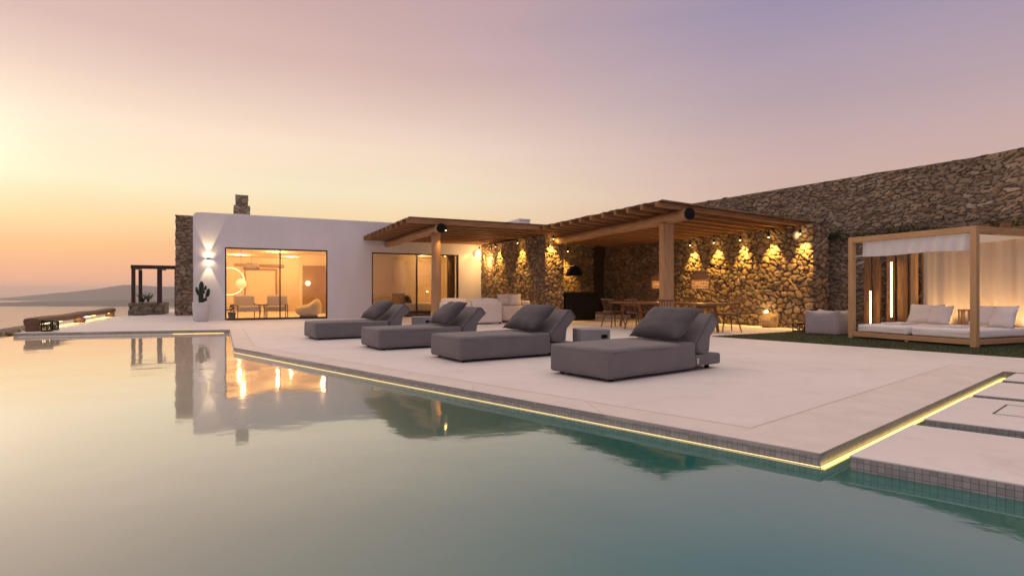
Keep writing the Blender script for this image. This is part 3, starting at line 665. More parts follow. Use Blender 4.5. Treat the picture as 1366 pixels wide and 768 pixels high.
# globe sconce at the far end of the facade
gs_ = thing('globe_light', H(9.72, -.16, 2.62), HR, 'round pale globe wall light where the white wall meets the rubble wall', 'wall light')
bm = BM(); bmesh.ops.create_uvsphere(bm, u_segments=20, v_segments=12, radius=.15); build('globe', bm, 'dim_globe', gs_, True)
bm = BM(); tube(bm, [(0, .1, 0), (0, .16, 0)], .05, 10); build('mount', bm, 'frame', gs_)
lamp('POINT', 'globe_lamp', (0, -.8, -.3), 75, (1, .55, .2), gs_, .1)  # added light in front of the globe, spreads a warm wash on the facade

# cactus in a white pot
pot = thing('plant_pot', H(-.74, -.36), HR, 'tall white round pot at the left corner of the white facade', 'plant pot')
bm = BM(); lathe(bm, [(.19, 0), (.215, .03), (.25, .35), (.262, .63), (.262, .655), (.235, .655), (.23, .60), (.01, .598)], 32); build('pot_body', bm, 'white_paint', pot, True)
bm = BM(); lathe(bm, [(.228, .595), (.228, .612), (.02, .618)], 20); build('soil', bm, 'soil', pot)
cac = thing('cactus', H(-.74, -.36, .60), HR, 'dark green branching cactus growing in the white pot', 'cactus')
def cactus_arm(pts, rr, nm):
    bm = BM(); rings = tube(bm, pts, rr, 16)
    for ring in rings:
        c_ = sum((v.co for v in ring), Vector()) / len(ring)
        for k, v in enumerate(ring): v.co = c_ + (v.co - c_) * (1.12 if k % 2 else .84)
    build(nm, bm, 'cactus', cac, False)
cactus_arm([(0, 0, 0), (0, 0, .2), (.01, 0, .45), (.02, 0, .68), (.02, 0, .76), (.02, 0, .79)], [.055, .075, .08, .07, .04, .01], 'stem')
cactus_arm([(.03, 0, .28), (-.07, 0, .34), (-.12, 0, .45), (-.13, 0, .56), (-.13, 0, .59)], [.03, .045, .045, .03, .01], 'arm')
cactus_arm([(.02, -.02, .36), (.10, -.03, .42), (.14, -.03, .52), (.15, -.03, .62), (.15, -.03, .64)], [.03, .045, .045, .03, .01], 'arm')
cactus_arm([(.04, 0, .08), (.14, .02, .16), (.2, .02, .3), (.23, .02, .46), (.24, .02, .52), (.24, .02, .54)], [.035, .06, .06, .055, .03, .01], 'arm')

# ------------------------------------------------------------------ stone walls
sw = stonework('stone_wall', [h2(-1.95, 5.7), h2(-1.35, 5.7), h2(-1.35, 8.5), h2(-1.95, 8.5)], -.1, 4.35, 'stone_warm', None, (.26, .15), .035, .04, 11)
tag(sw, 'tall narrow rubble stone wall standing left behind the white facade', 'stone wall')
w1 = stonework('stone_wall', [h2(9.98, -.01), h2(9.98, -5.63), h2(10.70, -5.63), h2(10.70, -.01)], 0, 3.0, 'stone_warm', None, (.175, .145), .022, .05, 21, coarse=(2, 3))
tag(w1, 'lit rubble stone wall between the cream sofas and the outdoor kitchen', 'stone wall')
w2 = stonework('stone_wall', [h2(14.4, -3.0), h2(14.4, -12.5), h2(15.0, -12.5), h2(15.0, -3.0)], 0, 2.86, 'stone_warm', None, (.205, .15), .022, .06, 31, coarse=(2, 3))
tag(w2, 'long rubble stone wall lit by a row of spots beside the dining table', 'stone wall')
w3 = stonework('stone_wall', [h2(10.71, -3.5), h2(12.9, -3.5), h2(12.9, -3.2), h2(10.71, -3.2)][::1], 0, 3.0, 'stone_warm', None, (.21, .17), .03, .04, 41, coarse=(2, 3))
tag(w3, 'shadowy rubble back wall behind the black barbecue counter', 'stone wall')
w4 = stonework('stone_wall', [h2(12.91, -3.45), h2(13.35, -3.45), h2(13.35, -3.2), h2(12.91, -3.2)], 0, 3.0, 'stone_warm', None, (.25, .2), .03, .06, 43, coarse=(2, 3))
tag(w4, 'narrow dim piece of rubble wall left of the dark doorway', 'stone wall')
w5 = stonework('stone_wall', [h2(14.05, -3.5), h2(14.38, -3.5), h2(14.38, -3.2), h2(14.05, -3.2)], 0, 3.0, 'stone_warm', None, (.25, .2), .03, .06, 44, coarse=(2, 3))
tag(w5, 'narrow piece of rubble wall right of the dark doorway', 'stone wall')
dr = thing('dark_door', H(13.7, -3.3), HR, 'tall dark wooden door at the back of the dining area', 'door')
bm = BM(); box(bm, -.33, .33, -.03, .03, 0, 2.35); build('door_leaf', bm, 'darkwood', dr, bev=.01)
bm = BM(); box(bm, -.34, .34, -.06, .08, 2.355, 3.0); build('lintel', bm, 'darkwood', dr)
bm = BM(); tube(bm, [(.25, -.05, .95), (.25, -.05, 1.15)], .012, 8); build('handle', bm, 'blackmetal', dr)
# big retaining wall at the right, it runs up the hill
rw0 = Vector((9.8, 14.6)); rd = Vector((-.527, .85)); rn = Vector((.85, .527))
def rtop(x, y):
    k = (Vector((x, y)) - rw0).dot(rd); return 4.12 + .03 * noise.noise(Vector((k * .6, 3, 0)))
p0 = rw0 - rd * 9; p1 = rw0 + rd * 9.6
rw = stonework('retaining_wall', [tuple(p1), tuple(p0), tuple(p0 + rn * .6), tuple(p1 + rn * .6)], -.2, 4.15, 'stone_grey', None, (.22, .085), .027, .036, 51, coarse=(2, 3), ztop=rtop, flat=.8, jag=.05)
tag(rw, 'long high grey dry stone retaining wall rising behind the cabana', 'retaining wall')
# low rubble wall outside the infinity edge
lw = stonework('rubble_wall', [h2(-5.65, 1.0), h2(-5.65, -12), h2(-5.15, -12), h2(-5.15, 1.0)][::1], -3.0, -.04, 'stone_grey', None, (.35, .22), .07, .08, 61, coarse=(3,))
tag(lw, 'low dark rubble wall just outside the left pool edge', 'stone wall')

# boulder at the foot of the lit wall
bm = BM(); bmesh.ops.create_icosphere(bm, subdivisions=4, radius=1)
for v in bm.verts:
    c_ = v.co.copy(); v.co = Vector((c_.x * .24, c_.y * .22, c_.z * .24)) * (1 + .35 * noise.noise(c_ * 1.3 + Vector((4, 0, 0)))) ; v.co += Vector((0, 0, .17))
tag(build('boulder', bm, 'stone_warm', None, False, loc=H(14.12, -11.35)), 'rounded boulder at the foot of the lit rubble wall near the round ground light', 'boulder')
me = bpy.data.objects['boulder'].data; ca = me.color_attributes.new('tint', 'FLOAT_COLOR', 'POINT')
for d_ in ca.data: d_.color = (.6, 1, 0, 1)

# ------------------------------------------------------------------ pergolas
def pergola(label, posts, beam, purl, mat_rect, name='pergola'):
    """all in house coordinates"""
    pg = thing(name, HF, HR, label, 'pergola')
    bx0, by0, bz0, bx1, by1, bz1, br_ = beam
    pts = [Vector((bx0, by0, bz0)).lerp(Vector((bx1, by1, bz1)), i / 16) for i in range(17)]
    pts = [p + Vector((noise.noise(p * .5) * .03, 0, noise.noise(p * .6 + Vector((5, 0, 0))) * .025)) for p in pts]
    bm = BM(); tube(bm, pts, [br_ * (.92 + .12 * i / 16) for i in range(17)], 18, True, .05); build('main_beam', bm, 'beam_y', pg, True)
    d = (pts[-1] - pts[-2]).normalized()
    bm = BM(); tube(bm, [pts[-1] + d * .001, pts[-1] + d * .035], br_ * 1.06, 18); build('beam_cap', bm, 'black', pg)
    for (x, y, w, rd_, sq) in posts:
        bm = BM()
        zt = bz0 + (bz1 - bz0) * ((y - by0) / (by1 - by0)) - br_ * .8
        if sq:
            Mz = Matrix.Translation((x, y, 0)) @ Matrix.Rotation(R(rd_), 4, 'Z'); box(bm, -w / 2, w / 2, -w / 2, w / 2, 0, zt, Mz); build('post', bm, 'post', pg, bev=.02)
        else:
            tube(bm, [(x + noise.noise(Vector((0, y, z))) * .02, y, z) for z in np.linspace(0, zt, 12)], [w / 2 * (1.04 - .008 * i) for i in range(12)], 18, True, .05); build('post', bm, 'post', pg, True)
    x0, x1, zl, zrr, ys, hh, ww = purl; xmid = (x0 + x1) / 2; Lp = x1 - x0
    for i, y in enumerate(ys):
        bm = BM(); vs = box(bm, 0, Lp + random.uniform(-.02, .05), -ww / 2, ww / 2, 0, hh)
        for v in vs: v.co.z += (zrr - zl) * v.co.x / Lp
        o = build('purlin', bm, 'purlin', pg, bev=.008, seg=1, loc=(x0 + random.uniform(-.03, .03), y, zl)); o.rotation_euler.x = R(random.uniform(-3, 3))
    ax0, ax1, ay0, ay1 = mat_rect; bm = BM(); n_ = 60; rg2 = random.Random(9)
    top = []
    for i in range(n_ + 1):
        y = ay0 + (ay1 - ay0) * i / n_ + (rg2.uniform(-.01, .01))
        jx0 = ax0 + rg2.uniform(0, .04); jx1 = ax1 + rg2.uniform(-.02, .02)
        zf = lambda x: zl + (zrr - zl) * (x - x0) / Lp + hh + .004
        e_ = rg2.uniform(0, .02)
        top.append([bm.verts.new((jx0, y, zf(jx0))), bm.verts.new((jx1, y, zf(jx1))), bm.verts.new((jx0, y, zf(jx0) + .016 + e_)), bm.verts.new((jx1, y, zf(jx1) + .016 + e_))])
    for a, b_ in zip(top, top[1:]):
        for q in ((0, 1), (1, 3), (3, 2), (2, 0)): bm.faces.new((a[q[0]], a[q[1]], b_[q[1]], b_[q[0]]))
    bm.faces.new([top[0][i] for i in (0, 1, 3, 2)]); bm.faces.new([top[-1][i] for i in (0, 2, 3, 1)])
    build('reed_mat', bm, 'mat', pg)
    return pg
ys1 = [-6.37, -5.67, -5.0, -4.35, -3.72, -3.1, -2.48, -1.86, -1.24, -.67, -.14]
pergola('wooden pergola against the white facade over the cream sofas', [(5.86, -6.1, .30, 0, False)], (5.85, -.01, 2.93, 5.85, -6.58, 2.93, .135), (4.877, 10.6, 3.05, 3.05, ys1, .15, .075), (4.9, 10.75, -6.42, -.02))
ys2 = [-12.25, -11.68, -11.12, -10.57, -10.02, -9.47, -8.91, -8.37, -7.84, -7.3, -6.76, -6.2, -5.7, -5.1, -4.5, -3.9]
pergola('larger wooden pergola over the dining table with the thick square post', [(10.15, -11.55, .285, -18, True)], (10.4, -5.64, 2.79, 10.1, -12.40, 2.87, .14), (9.25, 14.62, 3.02, 2.80, ys2, .12, .085), (9.28, 14.72, -12.38, -3.0))

# ------------------------------------------------------------------ spotlights
def spotlight(x, y, z, wx, wy, label, e=28, group='small spotlights under the pergolas', ang=72, hang=.16, aim_in=1.0):
    s = thing('spotlight', H(x, y, z), HR, label, 'spotlight', group)
    bm = BM(); tube(bm, [(0, 0, .02), (0, 0, hang)], .008, 6); build('stem', bm, 'blackmetal', s)
    bm = BM(); lathe(bm, [(.03, -.02), (.036, 0), (.036, .08), (.02, .09)], 12); build('housing', bm, 'blackmetal', s)
    bm = BM(); bmesh.ops.create_uvsphere(bm, u_segments=10, v_segments=6, radius=.02, matrix=Matrix.Translation((0, 0, -.022))); build('bulb', bm, 'bulb', s)
    tgt = Vector((wx - x, wy - y, 0)) * aim_in + Vector((0, 0, -1))
    lamp('SPOT', 'spot_lamp', (0, 0, -.06), e, (1, .51, .10), s, .02, ang, .7, target=tgt * 3 + Vector((0, 0, -.06)))
    lamp('POINT', 'spill_lamp', (0, 0, -.055), e * .012, (1, .56, .16), s, .03)
    out = Vector((x - wx, y - wy, 0)).normalized()
    lamp('SPOT', 'floor_fill_spot', (0, 0, -.06), e * .42, (1, .52, .15), s, .03, 95, .9, target=out * .75 + Vector((0, 0, -1.06)))  # added wide spot away from the wall, warms floor and table
names1 = ['small spotlight nearest the globe light on the rubble wall', 'second spotlight along the rubble wall behind the sofas', 'third spotlight along the rubble wall behind the sofas', 'spotlight over the end of the rubble wall beside the barbecue counter']
for (y, lab) in zip((-.25, -1.94, -3.93), names1): spotlight(9.98 - .24, y, 2.86, 9.98, y, lab, 270)
spotlight(10.15, -5.63 - .24, 2.86, 10.15, -5.63, names1[3], 270)
spotlight(6.05, -6.45, 2.90, 5.86, -6.1, 'spotlight at the front end of the first pergola beam', 50, aim_in=.5)
names2 = ['spotlight over the rubble wall directly behind the wicker lampshade', 'spotlight over the rubble wall just right of the wicker lampshade', 'third spotlight from the right over the dining side rubble wall', 'second spotlight from the right over the dining side rubble wall', 'rightmost spotlight beside the white oval speaker']
for (y, lab) in zip((-8.15, -9.21, -10.27, -11.30, -12.32), names2): spotlight(14.4 - .25, y, 2.62, 14.4, y, lab, 270, hang=.2)
spotlight(10.95, -3.9, 2.62, 11.1, -3.5, 'tiny spotlight above the left end of the barbecue counter', 260, hang=.35)
spotlight(11.9, -3.95, 2.62, 11.9, -3.5, 'tiny spotlight above the right end of the barbecue counter', 260, hang=.35)
# round ground light on the wall
gl_ = thing('wall_light', H(14.28, -11.11, .43), HR, 'small round bright light low on the rubble wall above the boulder', 'wall light')
bm = BM(); bmesh.ops.create_uvsphere(bm, u_segments=14, v_segments=8, radius=.055); build('bulb', bm, 'bulb', gl_, True)
bm = BM(); tube(bm, [(.1, 0, 0), (.03, 0, 0)], .07, 14); build('mount', bm, 'blackmetal', gl_)
lamp('POINT', 'ground_lamp', (-.12, 0, 0), 7, (1, .66, .28), gl_, .05)
# speaker
sp_ = thing('speaker', H(14.24, -12.12, 2.58), HR, 'small white oval speaker high on the rubble wall', 'speaker')
bm = BM(); bmesh.ops.create_uvsphere(bm, u_segments=18, v_segments=12, radius=1, matrix=Matrix.Diagonal((.09, .085, .13, 1))); build('shell', bm, 'white_paint', sp_, True)
bm = BM(); box(bm, .05, .16, -.02, .02, -.02, .02); build('bracket', bm, 'white_paint', sp_)

# ------------------------------------------------------------------ loungers
def make_lounger(label):
    r_ = thing('sun_lounger', (0, 0, 0), 0, label, 'sun lounger', 'grey upholstered sun loungers along the pool')
    bm = BM(); cushion_box(bm, 0, 1.6, 0, 1.0, .035, .37, .04, .012, 1, 16); build('seat', bm, 'fabric', r_, True)
    bm = BM(); cushion_box(bm, 1.602, 2.16, .012, .988, .055, .20, .028, .0, 2, 6); build('rear_base', bm, 'fabric', r_, True)
    bm = BM(); prism(bm, [(1.645, .235), (1.605, .36), (1.95, .725), (2.035, .715), (2.13, .60), (1.94, .42), (1.915, .225)], .02, .98); build('backrest', bm, 'fabric', r_, True, bev=.018, seg=3)
    for y in (.012, .988):
        bm = BM(); tube(bm, [(1.66, y, .245), (1.625, y, .355), (1.955, y, .705), (2.03, y, .70), (2.115, y, .60)], .005, 6); build('piping', bm, 'fabric_dark', r_, True)
    bm = BM(); tube(bm, [(.004, .06, .325), (-.006, .5, .328), (.004, .94, .325)], .0035, 6); build('front_seam', bm, 'fabric_dark', r_, True)
    bm = BM(); tube(bm, [(.06, .003, .325), (.8, -.007, .328), (1.55, .003, .325)], .0035, 6); build('side_seam', bm, 'fabric_dark', r_, True)
    for (x, y) in ((.12, .10), (.12, .9), (2.0, .12), (2.0, .88)):
        bm = BM(); lathe(bm, [(.028, 0), (.032, .012), (.028, .062)], 12, (x, y, 0)); build('foot', bm, 'black', r_)
    bm = BM(); box(bm, 1.63, 1.66, .004, .008, .09, .15); box(bm, 1.622, 1.668, .004, .010, .15, .156); build('care_tag', bm, 'white_paint', r_)
    return r_
def make_pillow(label):
    p = tag(build('scatter_pillow', pillow_bm(.84, .62, .24, random.random() * 9), 'fabric_dark', None, True), label, 'pillow', 'dark pillows on the loungers')
    return p
lab = ['grey sun lounger farthest from the viewer in front of the first sliding door', 'grey sun lounger second from the left with the round post behind it', 'grey sun lounger third from the left with a concrete stool to its right', 'largest nearest grey sun lounger whose low rear base shows at the right']
plab = ['dark grey pillow on the farthest lounger', 'dark grey pillow on the second lounger from the left', 'dark grey pillow on the third lounger, in front of the barbecue counter', 'dark grey pillow on the nearest lounger, in front of the thick square post']
pos = [((-4.10, 11.88), 33.0), ((-2.28, 9.76), 32.3), ((-.732, 8.06), 33.0), ((1.074, 6.28), 37.3)]
proto = make_lounger(lab[0])
for i, ((x, y), a) in enumerate(pos):
    o = proto if i == 0 else copy_tree(proto); o.location = (x, y, 0); o.rotation_euler = (0, 0, R(a)); o['label'] = lab[i]
    p = make_pillow(plab[i])
    tilt = [39, 41, 37, 38][i]; dz = [0, .01, 0, 0][i]
    Mp = Matrix.Translation((x, y, 0)) @ Matrix.Rotation(R(a), 4, 'Z') @ Matrix.Translation((1.50, .41 + [.05, .0, .04, 0][i], .60 + dz)) @ Matrix.Rotation(R([3, -4, 2, -2][i]), 4, 'Z') @ Matrix.Rotation(R(-tilt), 4, 'Y') @ Matrix.Rotation(R(90), 4, 'Z')
    p.matrix_world = Mp
# concrete stools
def stool(x, y, rz, label, w=.48, h=.42):
    s = thing('side_table', (x, y, 0), rz, label, 'side table', 'concrete side tables between the loungers')
    bm = BM(); box(bm, -w / 2, w / 2, -w / 2, w / 2, 0, h)
    build('block', bm, 'concrete', s, bev=.012)
    bm = BM(); box(bm, w / 2 - .15, w / 2 - .05, -w / 2 - .003, -w / 2 + .002, h - .14, h - .08); build('grip_slot', bm, 'black', s)
stool(1.27, 9.15, R(10), 'small grey concrete side table between the two nearest loungers')
stool(-2.18, 13.75, R(10), 'small grey concrete side table beside the round post of the first pergola')
# ------------------------------------------------------------------ cream sofas
def TX(px, s):
    r_ = (px - 683) / 760; c_, s_ = math.cos(HR), math.sin(HR)
    return (r_ * (HF.y - c_ * s) - HF.x - s_ * s) / (c_ - r_ * s_)
xL, xM, xR = TX(588, 6.4), TX(630, 6.4), TX(670, 6.4)
def sofa_module(x0, x1, yb, label, name='sofa', depth=1.0):
    s = thing(name, H(x0, yb), HR, label, 'sofa', 'cream lounge sofas by the rubble wall'); w = x1 - x0
    bm = BM(); cushion_box(bm, 0, w, 0, .18, .05, .70, .04, .008, x0); build('back_panel', bm, 'cream', s, True)
    bm = BM(); cushion_box(bm, 0, w, .182, depth, .05, .40, .04, .012, x0); build('seat', bm, 'cream', s, True)
    bm = BM(); cushion_box(bm, .03, w - .03, .19, .42, .41, .80, .07, .03, x0 + 2); build('back_cushion', bm, 'cream', s, True)
    for x in (.06, w - .06):
        for y in (.05, depth - .08):
            bm = BM(); box(bm, x - .025, x + .025, y - .025, y + .025, 0, .049); build('foot', bm, 'black', s)
    return s
sofa_module(xL, xM - .02, -6.4, 'left cream sofa section seen from behind next to the round post')
sofa_module(xM + .02, xR, -6.4, 'middle cream sofa section seen from behind')
xs_, xe = TX(671, 5.7), TX(707, 5.7)
s = thing('sofa', H(xs_ + .02, -5.7), HR, 'cream corner sofa with scatter cushions in front of the rubble wall', 'sofa', 'cream lounge sofas by the rubble wall'); w = min(xe, 9.75) - xs_
bm = BM(); cushion_box(bm, 0, w, 0, 2.6, .06, .55, .05, .01, 4); build('seat', bm, 'cream', s, True)
bm = BM(); cushion_box(bm, w - .2, w, .02, 2.6, .551, .72, .04, .01, 4); build('back_panel', bm, 'cream', s, True)
for x in (.08, w - .08):
    for y in (.08, 2.5): bm = BM(); box(bm, x - .03, x + .03, y - .03, y + .03, 0, .059); build('foot', bm, 'black', s)
for (k, fx, fy, lab_) in ((0, .2, .45, 'cream scatter cushion at the left of the corner sofa'), (1, .55, .35, 'cream scatter cushion in the middle of the corner sofa'), (2, .38, .9, 'cream scatter cushion farthest back on the corner sofa')):
    p = tag(build('scatter_cushion', pillow_bm(.46, .42, .2, k + 3), 'cream', None, True), lab_, 'cushion', 'scatter cushions on the cream corner sofa')
    pp = H(xs_ + w * fx + .05, -5.7 + fy, .745); p.matrix_world = Matrix.Translation(pp) @ Matrix.Rotation(HR + R([8, -12, 4][k]), 4, 'Z') @ Matrix.Rotation(R(76), 4, 'X')
ct = thing('coffee_table', H(TX(700, 6.9), -6.9), HR, 'small dark brown block table in front of the corner sofa', 'coffee table')
bm = BM(); box(bm, -.16, .16, -.16, .16, .30, .35); build('top', bm, 'darkwood', ct, bev=.008)
bm = BM(); box(bm, -.14, .14, -.14, .14, 0, .30); build('base', bm, 'darkwood', ct, bev=.008)

# ------------------------------------------------------------------ outdoor kitchen
kc = thing('barbecue_counter', H(11.35, -5.2), HR, 'large black barbecue counter behind the rubble wall end', 'counter')
bm = BM(); prism(bm, [(-.62, .02), (.62, .02), (.75, .97), (-.62, .97)], -.5, .4); build('body', bm, 'black', kc, bev=.012)
bm = BM(); box(bm, -.66, .80, -.55, .45, .971, 1.02); build('worktop', bm, 'blackmetal', kc, bev=.008)
bm = BM(); box(bm, -.40, -.385, -.506, -.501, .1, .9); box(bm, .1, .115, -.506, -.501, .1, .9); build('door_joints', bm, 'blackmetal', kc)
bm = BM(); tube(bm, [(-.6, -.3, 1.02), (-.6, -.3, 1.14), (-.57, -.42, 1.18)], .018, 8); build('tap', bm, 'blackmetal', kc)
pb = thing('low_bench', H(13.1, -4.6), HR, 'low built-in masonry bench at the back of the dining area', 'bench')
bm = BM(); box(bm, -.75, 1.0, -.4, .9, .0, .13); build('bench_seat', bm, 'coping', pb, bev=.01)
bm = BM(); box(bm, -.75, 1.0, .905, 1.05, 0, .22); build('bench_back', bm, 'coping', pb, bev=.01)
pe = thing('pendant_lamp', H(TX(766, 5.0), -5.0, 1.62), HR, 'black dome pendant lamp over the barbecue counter', 'pendant lamp')
bm = BM(); lathe(bm, [(.30, 0), (.295, .08), (.26, .22), (.17, .33), (.05, .375), (.02, .38)], 24); build('lamp_shade', bm, 'black', pe, True)
bm = BM(); tube(bm, [(0, 0, .38), (0, 0, 1.45)], .006, 6); build('cord', bm, 'black', pe)

# ------------------------------------------------------------------ dining table and chairs
tb = thing('dining_table', H(10.95, -10.6), HR, 'long wooden dining table under the larger pergola', 'dining table')
bm = BM(); box(bm, -.47, .47, -1.95, 1.95, .68, .735); build('tabletop', bm, 'table', tb, bev=.01)
for y in (-1.5, 1.5):
    for sx in (-1, 1):
        bm = BM(); tube(bm, [(sx * .40, y, 0), (sx * .28, y, .68)], [.035, .045], 8); build('leg', bm, 'table', tb)
for y in (-1.5, 1.5): bm = BM(); box(bm, -.28, .28, y - .05, y + .05, .60, .68); build('stretcher', bm, 'table', tb)
def make_chair(label):
    c_ = thing('dining_chair', (0, 0, 0), 0, label, 'chair', 'wooden spindle chairs round the dining table')
    bm = BM(); cushion_box(bm, -.22, .22, -.22, .22, .43, .47, .015, .0, 1, 4); build('seat', bm, 'chairwood', c_, True)
    for sx in (-1, 1):
        for sy in (-1, 1):
            bm = BM(); tube(bm, [(sx * .16, sy * .16, .44), (sx * .25, sy * .25, 0)], [.022, .014], 8); build('leg', bm, 'chairwood', c_)
    bm = BM(); pts = [(-.28 * math.cos(a) * 1.0, -.20 - .06 * math.sin(a), .80 - .0 * a) for a in np.linspace(0, math.pi, 9)]; tube(bm, pts, .022, 8); build('top_rail', bm, 'chairwood', c_)
    for k in range(5):
        x = -.18 + .09 * k; bm = BM(); tube(bm, [(x * .85, -.19, .46), (x * 1.2, -.20 - .055 * math.cos(x * 4), .79)], .010, 6); build('spindle', bm, 'chairwood', c_)
    return c_
cl_ = ['farthest dining chair left of the table, seen beside the barbecue counter', 'dining chair half hidden by the pillow, second on the left side of the table', 'dining chair behind the thick square post', 'dark dining chair at the right end of the table, its spindle back in full view', 'dining chair on the wall side, middle of the table', 'farthest dining chair on the wall side of the table']
cp = [((10.15, -9.3), -90), ((10.15, -10.4), -90), ((10.2, -11.7), -90), ((11.62, -12.15), 70), ((11.75, -10.6), 90), ((11.75, -9.3), 90)]
ch0 = make_chair(cl_[0])
for i, ((x, y), a) in enumerate(cp):
    o = ch0 if i == 0 else copy_tree(ch0); o.location = H(x, y); o.rotation_euler = (0, 0, HR + R(a)); o['label'] = cl_[i]
def wicker(x, y, z, label, r0=.26, h=.46):
    w_ = thing('wicker_lamp', H(x, y, z), HR, label, 'pendant lamp', 'wicker pendant lamps over the dining table')
    bm = BM(); rg3 = random.Random(4)
    for k in range(13):
        zz_ = h * k / 12; rr = r0 * (1 - .02 * abs(k - 5)) if k < 9 else r0 * (.92 - .17 * (k - 8))
        pts = [(rr * math.cos(a_) * (1 + rg3.uniform(-.02, .02)), rr * math.sin(a_), zz_ + rg3.uniform(-.005, .005)) for a_ in np.linspace(0, 2 * math.pi, 25)]
        tube(bm, pts, .011, 5, False)
    for k in range(40):
        a_ = 2 * math.pi * k / 40; tube(bm, [(r0 * .93 * math.cos(a_ + .1), r0 * .93 * math.sin(a_ + .1), 0), (r0 * 1.0 * math.cos(a_), r0 * 1.0 * math.sin(a_), h * .5), (r0 * .86 * math.cos(a_), r0 * .86 * math.sin(a_), h * .74), (.06 * math.cos(a_), .06 * math.sin(a_), h)], .007, 4, False)
    build('lamp_shade', bm, 'wicker', w_)
    bm = BM(); lathe(bm, [(r0 * .82, .02), (r0 * .84, h * .45), (r0 * .8, h * .46)], 20); build('inner_glow', bm, 'glow_fabric', w_, True)
    bm = BM(); tube(bm, [(0, 0, h), (0, 0, h + .95)], .006, 6); build('cord', bm, 'black', w_)
    lamp('POINT', 'wicker_bulb', (0, 0, -.05), 9, WARM, w_, .06)
MT['glow_fabric'] = emis('lit lampshade lining', (1, .40, .09), 1.5, (.4, .2, .08, 1))
wicker(TX(934, 11.6), -11.6, 1.10, 'wicker pendant lamp hanging free right of the thick square post')
wicker(TX(880, 9.6), -9.6, 1.12, 'wicker pendant lamp half hidden behind the thick square post')
for (x_, y_) in ((12.0, -8.6), (12.0, -10.8)):
    lamp('POINT', 'pergola_fill', H(x_, y_, 2.55), 9, WARM2, None, .05) if False else None

# ------------------------------------------------------------------ cabana (daybed) on the lawn
DR = math.atan2(.384, .923)
cb = thing('cabana', (7.40, 12.46, 0), DR, 'teak framed square cabana daybed on the lawn', 'cabana')
DM = Matrix.Translation((7.40, 12.46, 0)) @ Matrix.Rotation(DR, 4, 'Z')
LY, LX, HH, pw_ = -2.37, 2.1, 2.2, .105
for (x, y) in ((0, 0), (0, LY), (LX, 0), (LX, LY)):
    bm = BM(); box(bm, x, x + pw_, y - pw_ / 2, y + pw_ / 2, 0, HH); build('post', bm, 'teak_z', cb, bev=.006)
for x in (0, LX): bm = BM(); box(bm, x + .004, x + pw_ - .004, LY + pw_ / 2, -pw_ / 2, HH - .115, HH - .003); build('top_rail', bm, 'teak_y', cb, bev=.005)
for y in (0, LY): bm = BM(); box(bm, pw_, LX, y - .048, y + .048, HH - .115, HH - .003); build('top_rail', bm, 'teak_x', cb, bev=.005)
for x in (0, LX): bm = BM(); box(bm, x + .01, x + .05, LY + pw_ / 2, -pw_ / 2, .05, .145); build('bottom_rail', bm, 'teak_y', cb, bev=.005)
for y in (0, LY): bm = BM(); box(bm, pw_, LX, y - .02, y + .02, .05, .145); build('bottom_rail', bm, 'teak_x', cb, bev=.005)
bm = BM()
for k in range(12): y = LY + .14 + k * .19; box(bm, .051, LX, y - .04, y + .04, .11, .13)
build('slat_base', bm, 'teak_x', cb)
bm = BM(); box(bm, .02, .07, LY / 2 - .03, LY / 2 + .03, 0, .05); build('centre_foot', bm, 'teak_z', cb)
mats_ = [(-.09, -1.14), (-1.23, -2.28)]
for k, (ya, yb) in enumerate(mats_):
    bm = BM(); cushion_box(bm, .10, 2.0, yb, ya, .15, .31, .03, .008, 5 + k); o = build('mattress', bm, 'white_cloth', cb, True)
    bm = BM(); tube(bm, [(.098, yb + .03, .235), (.098, ya - .03, .235)], .005, 6); build('piping', bm, 'pouf', o)
    bm = BM(); cushion_box(bm, .55, 1.15, ya - .62, ya - .2, .315, .35, .012, .0, 8 + k, 5)
    t_ = build('folded_towel', bm, 'white_cloth', None, True); t_.matrix_world = DM; tag(t_, ['folded white towel on the left cabana mattress', 'folded white towel on the right cabana mattress'][k], 'towel', 'folded towels on the cabana mattresses')
# cloth roof, front valance, back curtain
def cloth(fn, nu, nv, name, mat, parent, thick=.004):
    bm = BM(); g_ = {}
    for i in range(nu + 1):
        for j in range(nv + 1): g_[i, j] = bm.verts.new(fn(i / nu, j / nv))
    for i in range(nu):
        for j in range(nv): bm.faces.new((g_[i, j], g_[i + 1, j], g_[i + 1, j + 1], g_[i, j + 1]))
    return build(name, bm, mat, parent, True)
cloth(lambda u, v: (.11 + (LX - .12) * u, LY + .06 + (-LY - .12) * v, HH - .13 - .09 * math.sin(math.pi * u) * math.sin(math.pi * v) + .012 * math.sin(v * 19)), 16, 60, 'cloth_roof', 'sheer', cb)
cloth(lambda u, v: (.055 + .022 * math.sin(u * 58 + v) * (.4 + .6 * v) * (.15 + 1.3 * u) + .04 * v, -.20 + (LY + .27) * u - .06 * (1 - v) * (1 - u), HH - .118 - .31 * v - .012 * math.sin(u * 7) * v), 150, 8, 'valance', 'white_cloth', cb)
cloth(lambda u, v: (LX - .03 + .035 * math.sin(u * 34) * (.35 + .65 * v) + .01 * math.sin(u * 71), -.25 + (LY + .3) * u, HH - .12 - 1.82 * v), 120, 8, 'curtain', 'sheer', cb)
bm = BM(); tube(bm, [(.05, -.05, 1.78), (.05, -.24, 1.785)], .010, 8); tube(bm, [(.05, -.24, 1.785), (.06, -.30, 2.08)], .006, 8); build('tie_rod', bm, 'white_paint', cb)
